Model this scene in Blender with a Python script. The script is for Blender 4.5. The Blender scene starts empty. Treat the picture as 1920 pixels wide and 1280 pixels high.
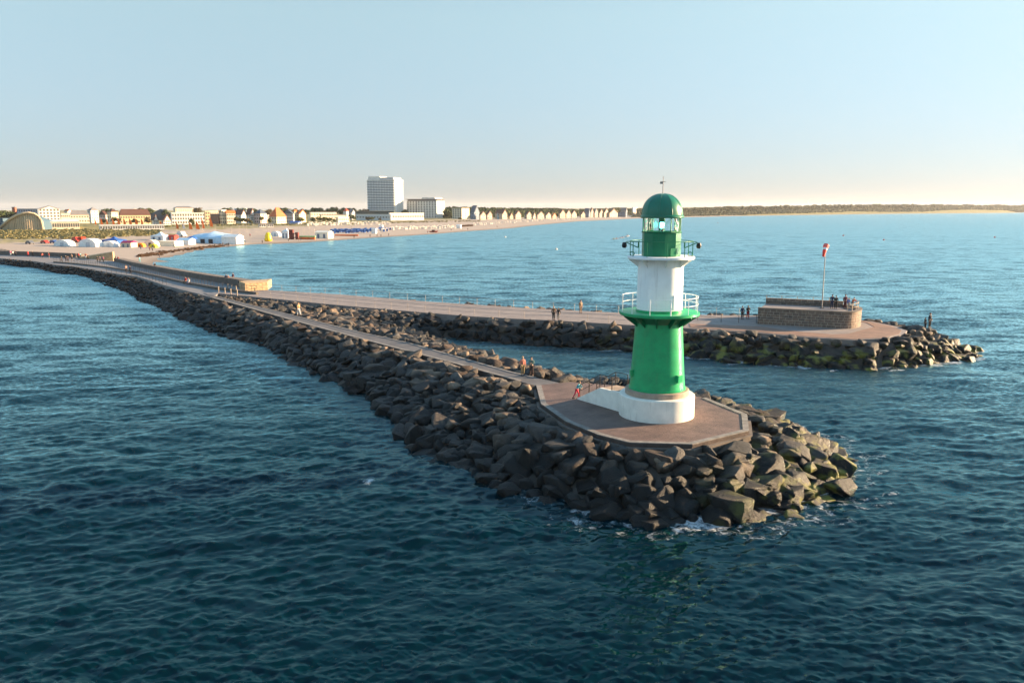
import bpy, bmesh, math, random
import numpy as np
from mathutils import Vector, Matrix, Quaternion

S = bpy.context.scene
COL = S.collection
rnd = random.Random(7)
NR = np.random.RandomState(11)
PI = math.pi

# ------------------------------------------------------------------ camera
F, YH, H = 1493.0, 392.0, 16.8
T = math.atan((640 - YH) / F)
CT, ST = math.cos(T), math.sin(T)
cam_d = bpy.data.cameras.new('camera'); cam = bpy.data.objects.new('camera', cam_d); COL.objects.link(cam)
cam_d.sensor_width = 36; cam_d.lens = 36 * F / 1920; cam_d.clip_start = 0.5; cam_d.clip_end = 40000
cam.location = (0, 0, H); cam.rotation_euler = (PI / 2 - T, 0, 0)
S.camera = cam

# ------------------------------------------------------------------ light
SUN_AZ, SUN_EL = 74.0, 13.0          # azimuth from +Y towards +X
w = bpy.data.worlds.new('World'); S.world = w; w.use_nodes = True
nt = w.node_tree; nt.nodes.clear()
sky = nt.nodes.new('ShaderNodeTexSky'); sky.sky_type = 'NISHITA'; sky.sun_disc = False
sky.sun_elevation = math.radians(SUN_EL); sky.sun_rotation = math.radians(SUN_AZ)
sky.altitude = 0; sky.air_density = 1.0; sky.dust_density = 0.5; sky.ozone_density = 3.6
bg = nt.nodes.new('ShaderNodeBackground'); bg.inputs['Strength'].default_value = 0.052
ow = nt.nodes.new('ShaderNodeOutputWorld')
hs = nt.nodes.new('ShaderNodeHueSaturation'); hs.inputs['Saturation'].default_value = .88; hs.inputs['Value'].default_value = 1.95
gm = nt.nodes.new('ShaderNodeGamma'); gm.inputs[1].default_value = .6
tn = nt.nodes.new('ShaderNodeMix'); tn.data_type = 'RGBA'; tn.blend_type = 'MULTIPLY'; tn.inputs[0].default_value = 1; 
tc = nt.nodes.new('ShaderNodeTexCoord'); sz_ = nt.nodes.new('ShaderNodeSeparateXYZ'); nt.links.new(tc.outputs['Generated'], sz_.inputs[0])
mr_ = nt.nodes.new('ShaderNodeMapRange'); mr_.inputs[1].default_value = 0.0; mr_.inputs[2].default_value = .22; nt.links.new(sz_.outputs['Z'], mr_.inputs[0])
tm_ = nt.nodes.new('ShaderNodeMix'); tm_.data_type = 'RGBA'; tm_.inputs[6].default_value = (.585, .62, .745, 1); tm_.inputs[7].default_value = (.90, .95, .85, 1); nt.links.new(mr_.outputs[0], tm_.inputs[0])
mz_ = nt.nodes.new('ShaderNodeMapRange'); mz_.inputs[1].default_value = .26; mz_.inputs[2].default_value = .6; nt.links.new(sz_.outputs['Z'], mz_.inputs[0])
tz_ = nt.nodes.new('ShaderNodeMix'); tz_.data_type = 'RGBA'; tz_.inputs[7].default_value = (.98, 1.32, 1.42, 1); nt.links.new(mz_.outputs[0], tz_.inputs[0]); nt.links.new(tm_.outputs[2], tz_.inputs[6]); nt.links.new(tz_.outputs[2], tn.inputs[7])  # sky above the view made bluer and brighter as added fill light
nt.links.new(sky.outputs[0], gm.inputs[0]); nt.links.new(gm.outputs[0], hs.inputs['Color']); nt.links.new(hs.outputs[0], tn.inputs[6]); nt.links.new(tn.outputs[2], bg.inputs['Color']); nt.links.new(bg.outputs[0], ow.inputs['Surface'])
sl = bpy.data.lights.new('sun', 'SUN'); sl.energy = 5.0; sl.angle = math.radians(0.6); sl.color = (1.0, 0.71, 0.43)
so = bpy.data.objects.new('sun', sl); COL.objects.link(so)
_az, _el = math.radians(SUN_AZ), math.radians(SUN_EL)
sdir = Vector((math.sin(_az) * math.cos(_el), math.cos(_az) * math.cos(_el), math.sin(_el)))
so.rotation_euler = sdir.to_track_quat('Z', 'Y').to_euler()
S.view_settings.view_transform = 'Standard'; S.view_settings.look = 'None'
S.view_settings.exposure = 2.1; S.view_settings.gamma = 1.0
S.render.engine = 'CYCLES'

# ------------------------------------------------------------------ projection helpers
def ray(px, py):
    x = (px - 960) / F; y = -(py - 640) / F
    return (x, CT + y * ST, -ST + y * CT)
def P(px, py, z):
    d = ray(px, py); t = (z - H) / d[2]
    return (d[0] * t, d[1] * t)
def ZY(py, Y, px=960):
    d = ray(px, py); return H + d[2] / d[1] * Y
def WX(px, Y, z):                      # world x for pixel column at depth Y
    return (px - 960) / F * (Y * CT + (H - z) * ST)

# ------------------------------------------------------------------ mesh builder
class MB:
    def __init__(s): s.v = []; s.f = []; s.m = []
    def add(s, vs, fs, mi=0):
        n = len(s.v); s.v += [tuple(v) for v in vs]; s.f += [tuple(i + n for i in f) for f in fs]; s.m += [mi] * len(fs); return s
    def box(s, c, d, rz=0, mi=0, taper=1.0):
        cx, cy, cz = c; dx, dy, dz = d[0] / 2, d[1] / 2, d[2] / 2; co, si = math.cos(rz), math.sin(rz); vs = []
        for k, t in ((-1, 1.0), (1, taper)):
            for i, j in ((-1, -1), (1, -1), (1, 1), (-1, 1)):
                x, y = i * dx * t, j * dy * t; vs.append((cx + x * co - y * si, cy + x * si + y * co, cz + k * dz))
        return s.add(vs, [(0, 3, 2, 1), (4, 5, 6, 7), (0, 1, 5, 4), (1, 2, 6, 5), (2, 3, 7, 6), (3, 0, 4, 7)], mi)
    def tube(s, pts, r, n=8, mi=0, cap=True, closed=False):
        pts = [Vector(p) for p in pts]; rs = r if isinstance(r, (list, tuple)) else [r] * len(pts); vs = []; fs = []
        N = len(pts)
        for i, p in enumerate(pts):
            if closed: d = pts[(i + 1) % N] - pts[i - 1]
            else: d = (pts[min(i + 1, N - 1)] - pts[max(i - 1, 0)])
            d.normalize(); a = d.orthogonal() if abs(d.z) > .95 else d.cross(Vector((0, 0, 1)))
            a.normalize(); b = d.cross(a)
            for k in range(n):
                t = 2 * PI * k / n; vs.append(p + (a * math.cos(t) + b * math.sin(t)) * rs[i])
        for i in range(N if closed else N - 1):
            j = (i + 1) % N
            for k in range(n): fs.append((i * n + k, i * n + (k + 1) % n, j * n + (k + 1) % n, j * n + k))
        if cap and not closed: fs.append(tuple(range(n))[::-1]); fs.append(tuple((N - 1) * n + k for k in range(n)))
        return s.add(vs, fs, mi)
    def lathe(s, prof, n=48, c=(0, 0), mi=0, a0=0, cap=True):
        vs = []; fs = []
        for r, z in prof:
            for k in range(n):
                t = a0 + 2 * PI * k / n; vs.append((c[0] + r * math.cos(t), c[1] + r * math.sin(t), z))
        for i in range(len(prof) - 1):
            for k in range(n): fs.append((i * n + k, i * n + (k + 1) % n, (i + 1) * n + (k + 1) % n, (i + 1) * n + k))
        if cap: fs.append(tuple(range(n))[::-1]); fs.append(tuple((len(prof) - 1) * n + k for k in range(n)))
        return s.add(vs, fs, mi)
    def prism(s, poly, z0, z1, mi=0):
        n = len(poly); A = sum(poly[i - 1][0] * poly[i][1] - poly[i][0] * poly[i - 1][1] for i in range(n))
        if A < 0: poly = poly[::-1]
        vs = [(x, y, z0) for x, y in poly] + [(x, y, z1) for x, y in poly]
        return s.add(vs, [tuple(range(n))[::-1], tuple(range(n, 2 * n))] + [(i, (i + 1) % n, n + (i + 1) % n, n + i) for i in range(n)], mi)
    def strip(s, A, B, z0, z1, mi=0):     # wall strip between two polylines of equal length, solid
        n = len(A); z1 = z1 if isinstance(z1, (list, tuple)) else [z1] * n
        vs = []
        for (a, b, z) in zip(A, B, z1): vs += [(a[0], a[1], z0), (b[0], b[1], z0), (b[0], b[1], z), (a[0], a[1], z)]
        fs = [(0, 1, 2, 3), tuple(4 * (n - 1) + k for k in (3, 2, 1, 0))]
        for i in range(n - 1):
            for k in range(4): fs.append((4 * i + k, 4 * (i + 1) + k, 4 * (i + 1) + (k + 1) % 4, 4 * i + (k + 1) % 4))
        return s.add(vs, fs, mi)
    def mesh(s, name, mats, smooth=None):
        me = bpy.data.meshes.new(name); me.from_pydata(s.v, [], s.f)
        bm = bmesh.new(); bm.from_mesh(me); bmesh.ops.recalc_face_normals(bm, faces=bm.faces); bm.to_mesh(me); bm.free()
        for m in (mats if isinstance(mats, (list, tuple)) else [mats]): me.materials.append(m)
        if max(s.m, default=0): me.polygons.foreach_set('material_index', s.m)
        if smooth is not None:
            me.polygons.foreach_set('use_smooth', [True] * len(me.polygons)); me.set_sharp_from_angle(angle=math.radians(smooth))
        return me
    def build(s, name, mats, parent=None, smooth=None):
        return link(name, s.mesh(name, mats, smooth), parent)

def link(name, me, parent=None):
    o = bpy.data.objects.new(name, me); COL.objects.link(o)
    if parent: o.parent = parent
    return o
def tag(o, label, cat=None, group=None, kind=None):
    if label: o['label'] = label
    if cat: o['category'] = cat
    if group: o['group'] = group
    if kind: o['kind'] = kind
    return o
def thing(name, label, cat, loc=(0, 0, 0), rz=0, group=None):
    o = bpy.data.objects.new(name, None); COL.objects.link(o); o.location = loc; o.rotation_euler = (0, 0, rz)
    o.empty_display_size = .3
    return tag(o, label, cat, group)
def struct(o, label=None):
    o['kind'] = 'structure'
    if label: o['label'] = label
    return o

# ------------------------------------------------------------------ materials
def nodes(name):
    m = bpy.data.materials.new(name); m.use_nodes = True; t = m.node_tree
    return m, t, t.nodes['Principled BSDF']
def mat(name, col, rough=.7, var=.15, scale=3.0, bump=0.0, metal=0.0, spec=.4, detail=5, bscale=None, coat=0.0, streak=0.0):
    m, t, b = nodes(name)
    b.inputs['Roughness'].default_value = rough; b.inputs['Metallic'].default_value = metal; b.inputs['Specular IOR Level'].default_value = spec
    if coat: b.inputs['Coat Weight'].default_value = coat; b.inputs['Coat Roughness'].default_value = .15
    g = t.nodes.new('ShaderNodeNewGeometry')
    n = t.nodes.new('ShaderNodeTexNoise'); n.inputs['Scale'].default_value = scale; n.inputs['Detail'].default_value = detail; n.inputs['Roughness'].default_value = .65
    t.links.new(g.outputs['Position'], n.inputs['Vector'])
    r = t.nodes.new('ShaderNodeMapRange'); r.inputs[1].default_value = .3; r.inputs[2].default_value = .7
    r.inputs[3].default_value = 1 - var; r.inputs[4].default_value = 1 + var
    t.links.new(n.outputs[0], r.inputs[0])
    v = t.nodes.new('ShaderNodeVectorMath'); v.operation = 'SCALE'; v.inputs[0].default_value = col[:3]
    t.links.new(r.outputs[0], v.inputs['Scale']); t.links.new(v.outputs[0], b.inputs['Base Color'])
    if streak:                                 # rust and salt runs down painted steel
        mp = t.nodes.new('ShaderNodeMapping'); mp.inputs['Scale'].default_value = (5, 5, .35); t.links.new(g.outputs['Position'], mp.inputs['Vector'])
        ns = t.nodes.new('ShaderNodeTexNoise'); ns.inputs['Scale'].default_value = 1; ns.inputs['Detail'].default_value = 6; ns.inputs['Roughness'].default_value = .6; t.links.new(mp.outputs[0], ns.inputs['Vector'])
        sr = t.nodes.new('ShaderNodeMapRange'); sr.inputs[1].default_value = .56; sr.inputs[2].default_value = .74; sr.inputs[4].default_value = streak; t.links.new(ns.outputs[0], sr.inputs[0])
        sm_ = t.nodes.new('ShaderNodeMix'); sm_.data_type = 'RGBA'; sm_.inputs[7].default_value = (.20, .13, .07, 1); t.links.new(sr.outputs[0], sm_.inputs[0]); t.links.new(v.outputs[0], sm_.inputs[6]); t.links.new(sm_.outputs[2], b.inputs['Base Color'])
    if bump:
        n2 = n
        if bscale:
            n2 = t.nodes.new('ShaderNodeTexNoise'); n2.inputs['Scale'].default_value = bscale; n2.inputs['Detail'].default_value = 6
            t.links.new(g.outputs['Position'], n2.inputs['Vector'])
        bp = t.nodes.new('ShaderNodeBump'); bp.inputs['Strength'].default_value = 1; bp.inputs['Distance'].default_value = bump
        t.links.new(n2.outputs[0], bp.inputs['Height']); t.links.new(bp.outputs[0], b.inputs['Normal'])
    return m
_mc = {}
def cm(name, col, **k):                     # cached simple paint/cloth material
    if name not in _mc: _mc[name] = mat(name, col, **k)
    return _mc[name]

def glass_mat():
    m, t, b = nodes('lantern_glass'); t.nodes.remove(b)
    tr = t.nodes.new('ShaderNodeBsdfTransparent'); tr.inputs[0].default_value = (.93, .97, .96, 1)
    gl = t.nodes.new('ShaderNodeBsdfGlossy'); gl.inputs['Roughness'].default_value = .03
    fr = t.nodes.new('ShaderNodeFresnel'); fr.inputs[0].default_value = 1.45
    mx = t.nodes.new('ShaderNodeMixShader'); o = t.nodes['Material Output']
    t.links.new(fr.outputs[0], mx.inputs[0]); t.links.new(tr.outputs[0], mx.inputs[1]); t.links.new(gl.outputs[0], mx.inputs[2]); t.links.new(mx.outputs[0], o.inputs[0])
    return m
def emit_mat(name, col, st):
    m, t, b = nodes(name); b.inputs['Base Color'].default_value = (*col, 1); b.inputs['Emission Color'].default_value = (*col, 1); b.inputs['Emission Strength'].default_value = st
    return m

def rock_mat():
    m, t, b = nodes('boulder_stone'); L = t.links
    g = t.nodes.new('ShaderNodeNewGeometry'); oi = t.nodes.new('ShaderNodeObjectInfo')
    ad = t.nodes.new('ShaderNodeMath'); ad.operation = 'ADD'; L.new(g.outputs['Random Per Island'], ad.inputs[0]); L.new(oi.outputs['Random'], ad.inputs[1])
    fr = t.nodes.new('ShaderNodeMath'); fr.operation = 'FRACT'; L.new(ad.outputs[0], fr.inputs[0])
    cr = t.nodes.new('ShaderNodeValToRGB'); e = cr.color_ramp.elements
    e[0].position = 0; e[0].color = (.03, .029, .028, 1); e[1].position = 1; e[1].color = (.062, .053, .046, 1)
    for p, c in ((.2, (.075, .06, .048)), (.4, (.044, .042, .04)), (.55, (.15, .11, .078)), (.7, (.042, .030, .024)), (.85, (.066, .062, .058))):
        x = cr.color_ramp.elements.new(p); x.color = (*c, 1)
    cr.color_ramp.interpolation = 'CONSTANT'
    L.new(fr.outputs[0], cr.inputs[0])
    n = t.nodes.new('ShaderNodeTexNoise'); n.inputs['Scale'].default_value = 2.2; n.inputs['Detail'].default_value = 9; n.inputs['Roughness'].default_value = .7
    L.new(g.outputs['Position'], n.inputs['Vector'])
    mr = t.nodes.new('ShaderNodeMapRange'); mr.inputs[1].default_value = .3; mr.inputs[2].default_value = .7; mr.inputs[3].default_value = .85; mr.inputs[4].default_value = 2.2
    L.new(n.outputs[0], mr.inputs[0])
    v = t.nodes.new('ShaderNodeVectorMath'); v.operation = 'SCALE'; L.new(cr.outputs[0], v.inputs[0]); L.new(mr.outputs[0], v.inputs['Scale'])
    # wet dark band by the water, algae patches above it
    sx = t.nodes.new('ShaderNodeSeparateXYZ'); L.new(g.outputs['Position'], sx.inputs[0])
    n2 = t.nodes.new('ShaderNodeTexNoise'); n2.inputs['Scale'].default_value = .5; n2.inputs['Detail'].default_value = 5; L.new(g.outputs['Position'], n2.inputs['Vector'])
    zz = t.nodes.new('ShaderNodeMath'); zz.operation = 'MULTIPLY_ADD'; zz.inputs[1].default_value = -4.1; L.new(n2.outputs[0], zz.inputs[0]); L.new(sx.outputs['Z'], zz.inputs[2])
    wr = t.nodes.new('ShaderNodeMapRange'); wr.inputs[1].default_value = -.6; wr.inputs[2].default_value = .75; wr.inputs[3].default_value = 1; wr.inputs[4].default_value = 0
    L.new(zz.outputs[0], wr.inputs[0])
    mw = t.nodes.new('ShaderNodeMix'); mw.data_type = 'RGBA'; L.new(wr.outputs[0], mw.inputs[0]); L.new(v.outputs[0], mw.inputs[6]); mw.inputs[7].default_value = (.007, .0072, .007, 1)
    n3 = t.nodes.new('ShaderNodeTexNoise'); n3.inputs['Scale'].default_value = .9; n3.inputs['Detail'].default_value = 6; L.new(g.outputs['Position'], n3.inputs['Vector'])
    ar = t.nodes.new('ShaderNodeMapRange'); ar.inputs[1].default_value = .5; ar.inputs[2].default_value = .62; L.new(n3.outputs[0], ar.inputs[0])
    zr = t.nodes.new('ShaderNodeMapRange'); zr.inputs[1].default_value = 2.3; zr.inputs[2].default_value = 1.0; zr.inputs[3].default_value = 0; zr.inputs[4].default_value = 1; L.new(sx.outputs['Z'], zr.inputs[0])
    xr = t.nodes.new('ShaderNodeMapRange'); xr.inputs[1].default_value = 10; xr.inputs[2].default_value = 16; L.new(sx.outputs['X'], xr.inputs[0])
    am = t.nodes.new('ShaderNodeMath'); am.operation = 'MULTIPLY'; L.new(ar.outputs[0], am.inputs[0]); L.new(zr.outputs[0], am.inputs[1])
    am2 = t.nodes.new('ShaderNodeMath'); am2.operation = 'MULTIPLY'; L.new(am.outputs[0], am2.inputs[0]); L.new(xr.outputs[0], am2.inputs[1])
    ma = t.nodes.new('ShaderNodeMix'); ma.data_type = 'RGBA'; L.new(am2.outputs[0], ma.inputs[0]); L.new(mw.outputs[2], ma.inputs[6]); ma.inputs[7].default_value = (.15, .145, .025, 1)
    L.new(ma.outputs[2], b.inputs['Base Color'])
    ro = t.nodes.new('ShaderNodeMapRange'); ro.inputs[3].default_value = .85; ro.inputs[4].default_value = .5; L.new(wr.outputs[0], ro.inputs[0]); L.new(ro.outputs[0], b.inputs['Roughness'])
    b.inputs['Specular IOR Level'].default_value = .25
    n4 = t.nodes.new('ShaderNodeTexNoise'); n4.inputs['Scale'].default_value = 4; n4.inputs['Detail'].default_value = 11; n4.inputs['Roughness'].default_value = .74; L.new(g.outputs['Position'], n4.inputs['Vector'])
    bp = t.nodes.new('ShaderNodeBump'); bp.inputs['Distance'].default_value = .17; L.new(n4.outputs[0], bp.inputs['Height']); L.new(bp.outputs[0], b.inputs['Normal'])
    return m

def masonry_mat(name, c1, c2, mortar, bw=.75, bh=.32):
    m, t, b = nodes(name); L = t.links
    uv = t.nodes.new('ShaderNodeAttribute'); uv.attribute_name = 'wallcoord'
    br = t.nodes.new('ShaderNodeTexBrick'); br.inputs['Color1'].default_value = (*c1, 1); br.inputs['Color2'].default_value = (*c2, 1); br.inputs['Mortar'].default_value = (*mortar, 1)
    br.inputs['Scale'].default_value = 1; br.inputs['Mortar Size'].default_value = .022; br.inputs['Brick Width'].default_value = bw; br.inputs['Row Height'].default_value = bh
    br.inputs['Mortar Smooth'].default_value = .3; br.squash = .7; br.squash_frequency = 3
    L.new(uv.outputs['Vector'], br.inputs['Vector'])
    n = t.nodes.new('ShaderNodeTexNoise'); n.inputs['Scale'].default_value = 2.5; n.inputs['Detail'].default_value = 7; L.new(uv.outputs['Vector'], n.inputs['Vector'])
    mr = t.nodes.new('ShaderNodeMapRange'); mr.inputs[1].default_value = .3; mr.inputs[2].default_value = .7; mr.inputs[3].default_value = .65; mr.inputs[4].default_value = 1.35; L.new(n.outputs[0], mr.inputs[0])
    v = t.nodes.new('ShaderNodeVectorMath'); v.operation = 'SCALE'; L.new(br.outputs['Color'], v.inputs[0]); L.new(mr.outputs[0], v.inputs['Scale']); L.new(v.outputs[0], b.inputs['Base Color'])
    b.inputs['Roughness'].default_value = .85
    bp = t.nodes.new('ShaderNodeBump'); bp.inputs['Distance'].default_value = .05; bp.invert = True; L.new(br.outputs['Fac'], bp.inputs['Height']); L.new(bp.outputs[0], b.inputs['Normal'])
    return m

def water_mat():
    m, t, b = nodes('sea_water'); L = t.links
    b.inputs['Base Color'].default_value = (.0004, .016, .022, 1); b.inputs['IOR'].default_value = 1.333
    b.inputs['Roughness'].default_value = .07; b.inputs['Specular IOR Level'].default_value = .42
    g = t.nodes.new('ShaderNodeNewGeometry')
    lost = t.nodes.new('ShaderNodeAttribute'); lost.attribute_name = 'lost'
    acc = None
    for sc, k, det, st in ((4.5, 1.1, 4, .8), (.35, .72, 5, 1.0), (.03, .14, 3, 0.0)):
        mp = t.nodes.new('ShaderNodeMapping'); mp.inputs['Scale'].default_value = (sc * .45, sc, sc); mp.inputs['Rotation'].default_value = (0, 0, .12)
        L.new(g.outputs['Position'], mp.inputs['Vector'])
        n = t.nodes.new('ShaderNodeTexNoise'); n.inputs['Scale'].default_value = 1; n.inputs['Detail'].default_value = det; n.inputs['Roughness'].default_value = .6
        L.new(mp.outputs[0], n.inputs['Vector'])
        su = t.nodes.new('ShaderNodeVectorMath'); su.operation = 'SUBTRACT'; L.new(n.outputs['Color'], su.inputs[0]); su.inputs[1].default_value = (.5, .5, .5)
        ml = t.nodes.new('ShaderNodeVectorMath'); ml.operation = 'MULTIPLY'; L.new(su.outputs[0], ml.inputs[0]); ml.inputs[1].default_value = (k * .7, k, 0)
        out = ml.outputs[0]
        if st:
            f = t.nodes.new('ShaderNodeMapRange'); f.inputs[3].default_value = 1 - st if sc < 1 else .25; f.inputs[4].default_value = 1; L.new(lost.outputs['Fac'], f.inputs[0])
            s2 = t.nodes.new('ShaderNodeVectorMath'); s2.operation = 'SCALE'; L.new(out, s2.inputs[0]); L.new(f.outputs[0], s2.inputs['Scale']); out = s2.outputs[0]
        if acc is None: acc = out
        else:
            a = t.nodes.new('ShaderNodeVectorMath'); a.operation = 'ADD'; L.new(acc, a.inputs[0]); L.new(out, a.inputs[1]); acc = a.outputs[0]
    a = t.nodes.new('ShaderNodeVectorMath'); a.operation = 'ADD'; L.new(acc, a.inputs[0]); L.new(g.outputs['Normal'], a.inputs[1])
    nn = t.nodes.new('ShaderNodeVectorMath'); nn.operation = 'NORMALIZE'; L.new(a.outputs[0], nn.inputs[0]); 
    rr_ = t.nodes.new('ShaderNodeMapRange'); rr_.inputs[3].default_value = .06; rr_.inputs[4].default_value = .3; L.new(lost.outputs['Fac'], rr_.inputs[0]); 
    # foam where the sea breaks on the boulders
    fo = t.nodes.new('ShaderNodeAttribute'); fo.attribute_name = 'foam'
    n = t.nodes.new('ShaderNodeTexNoise'); n.inputs['Scale'].default_value = 1.9; n.inputs['Detail'].default_value = 11; n.inputs['Roughness'].default_value = .8; n.inputs['Distortion'].default_value = .6; L.new(g.outputs['Position'], n.inputs['Vector'])
    ad = t.nodes.new('ShaderNodeMath'); ad.operation = 'MULTIPLY_ADD'; ad.inputs[1].default_value = .40; L.new(fo.outputs['Fac'], ad.inputs[0]); L.new(n.outputs[0], ad.inputs[2])
    fr = t.nodes.new('ShaderNodeMapRange'); fr.inputs[1].default_value = .76; fr.inputs[2].default_value = .98; fr.inputs[4].default_value = .85; L.new(ad.outputs[0], fr.inputs[0])
    df = t.nodes.new('ShaderNodeBsdfDiffuse'); df.inputs[0].default_value = (.75, .78, .8, 1)
    gl = t.nodes.new('ShaderNodeBsdfGlossy'); gl.inputs['Color'].default_value = (.58, .93, 1.0, 1); L.new(rr_.outputs[0], gl.inputs['Roughness']); L.new(nn.outputs[0], gl.inputs['Normal'])
    body = t.nodes.new('ShaderNodeBsdfDiffuse'); body.inputs[0].default_value = (.0, .0088, .0138, 1)
    fq = t.nodes.new('ShaderNodeFresnel'); fq.inputs[0].default_value = 1.235; L.new(nn.outputs[0], fq.inputs['Normal'])
    wm = t.nodes.new('ShaderNodeMixShader'); L.new(fq.outputs[0], wm.inputs[0]); L.new(body.outputs[0], wm.inputs[1]); L.new(gl.outputs[0], wm.inputs[2])
    mx = t.nodes.new('ShaderNodeMixShader'); o = t.nodes['Material Output']
    L.new(fr.outputs[0], mx.inputs[0]); L.new(wm.outputs[0], mx.inputs[1]); L.new(df.outputs[0], mx.inputs[2]); L.new(mx.outputs[0], o.inputs[0]); t.nodes.remove(b)
    return m

def land_mat():
    m, t, b = nodes('sand'); L = t.links
    g = t.nodes.new('ShaderNodeNewGeometry'); at = t.nodes.new('ShaderNodeAttribute'); at.attribute_name = 'grass'
    n = t.nodes.new('ShaderNodeTexNoise'); n.inputs['Scale'].default_value = .12; n.inputs['Detail'].default_value = 8; n.inputs['Roughness'].default_value = .7; L.new(g.outputs['Position'], n.inputs['Vector'])
    c1 = t.nodes.new('ShaderNodeMix'); c1.data_type = 'RGBA'; c1.inputs[6].default_value = (.29, .24, .20, 1); c1.inputs[7].default_value = (.40, .34, .29, 1); L.new(n.outputs[0], c1.inputs[0])
    n2 = t.nodes.new('ShaderNodeTexNoise'); n2.inputs['Scale'].default_value = .06; n2.inputs['Detail'].default_value = 8; n2.inputs['Roughness'].default_value = .75; L.new(g.outputs['Position'], n2.inputs['Vector'])
    gc = t.nodes.new('ShaderNodeMix'); gc.data_type = 'RGBA'; gc.inputs[6].default_value = (.11, .11, .045, 1); gc.inputs[7].default_value = (.30, .26, .12, 1); L.new(n2.outputs[0], gc.inputs[0])
    ad = t.nodes.new('ShaderNodeMath'); ad.operation = 'ADD'; L.new(at.outputs['Fac'], ad.inputs[0]); L.new(n2.outputs[0], ad.inputs[1])
    r = t.nodes.new('ShaderNodeMapRange'); r.inputs[1].default_value = .95; r.inputs[2].default_value = 1.1; L.new(ad.outputs[0], r.inputs[0])
    c2 = t.nodes.new('ShaderNodeMix'); c2.data_type = 'RGBA'; L.new(r.outputs[0], c2.inputs[0]); L.new(c1.outputs[2], c2.inputs[6]); L.new(gc.outputs[2], c2.inputs[7])
    sx = t.nodes.new('ShaderNodeSeparateXYZ'); L.new(g.outputs['Position'], sx.inputs[0])
    wt = t.nodes.new('ShaderNodeMapRange'); wt.inputs[1].default_value = .1; wt.inputs[2].default_value = .5; wt.inputs[3].default_value = .55; wt.inputs[4].default_value = 1; L.new(sx.outputs['Z'], wt.inputs[0])
    v = t.nodes.new('ShaderNodeVectorMath'); v.operation = 'SCALE'; L.new(c2.outputs[2], v.inputs[0]); L.new(wt.outputs[0], v.inputs['Scale'])
    L.new(v.outputs[0], b.inputs['Base Color']); b.inputs['Roughness'].default_value = .95; b.inputs['Specular IOR Level'].default_value = .1
    return m

def leaf_mat(name, ca, cb):
    m, t, b = nodes(name); L = t.links
    g = t.nodes.new('ShaderNodeNewGeometry'); mx = t.nodes.new('ShaderNodeMix'); mx.data_type = 'RGBA'
    mx.inputs[6].default_value = (*ca, 1); mx.inputs[7].default_value = (*cb, 1); L.new(g.outputs['Random Per Island'], mx.inputs[0]); L.new(mx.outputs[2], b.inputs['Base Color'])
    b.inputs['Roughness'].default_value = .8; b.inputs['Specular IOR Level'].default_value = .15
    return m

def paving_mat(name, ca, cb, sc=2.0, joint=.8):
    m, t, b = nodes(name); L = t.links
    g = t.nodes.new('ShaderNodeNewGeometry')
    n = t.nodes.new('ShaderNodeTexNoise'); n.inputs['Scale'].default_value = .7; n.inputs['Detail'].default_value = 8; n.inputs['Roughness'].default_value = .72; L.new(g.outputs['Position'], n.inputs['Vector'])
    r = t.nodes.new('ShaderNodeMapRange'); r.inputs[1].default_value = .32; r.inputs[2].default_value = .68; L.new(n.outputs[0], r.inputs[0])
    mx = t.nodes.new('ShaderNodeMix'); mx.data_type = 'RGBA'; mx.inputs[6].default_value = (*ca, 1); mx.inputs[7].default_value = (*cb, 1); L.new(r.outputs[0], mx.inputs[0])
    br = t.nodes.new('ShaderNodeTexBrick'); br.inputs['Scale'].default_value = 1; br.inputs['Brick Width'].default_value = sc; br.inputs['Row Height'].default_value = sc; br.inputs['Mortar Size'].default_value = .02
    br.inputs['Color1'].default_value = (1, 1, 1, 1); br.inputs['Color2'].default_value = (.93, .93, .93, 1); br.inputs['Mortar'].default_value = (joint, joint, joint, 1); br.offset = 0
    mp = t.nodes.new('ShaderNodeMapping'); mp.inputs['Rotation'].default_value = (0, 0, .62); L.new(g.outputs['Position'], mp.inputs['Vector']); L.new(mp.outputs[0], br.inputs['Vector'])
    ml = t.nodes.new('ShaderNodeMix'); ml.data_type = 'RGBA'; ml.blend_type = 'MULTIPLY'; ml.inputs[0].default_value = 1; L.new(mx.outputs[2], ml.inputs[6]); L.new(br.outputs[0], ml.inputs[7])
    L.new(ml.outputs[2], b.inputs['Base Color']); b.inputs['Roughness'].default_value = .75
    n4 = t.nodes.new('ShaderNodeTexNoise'); n4.inputs['Scale'].default_value = 9; n4.inputs['Detail'].default_value = 4; L.new(g.outputs['Position'], n4.inputs['Vector'])
    bp = t.nodes.new('ShaderNodeBump'); bp.inputs['Distance'].default_value = .03; L.new(n4.outputs[0], bp.inputs['Height']); L.new(bp.outputs[0], b.inputs['Normal'])
    return m

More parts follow.
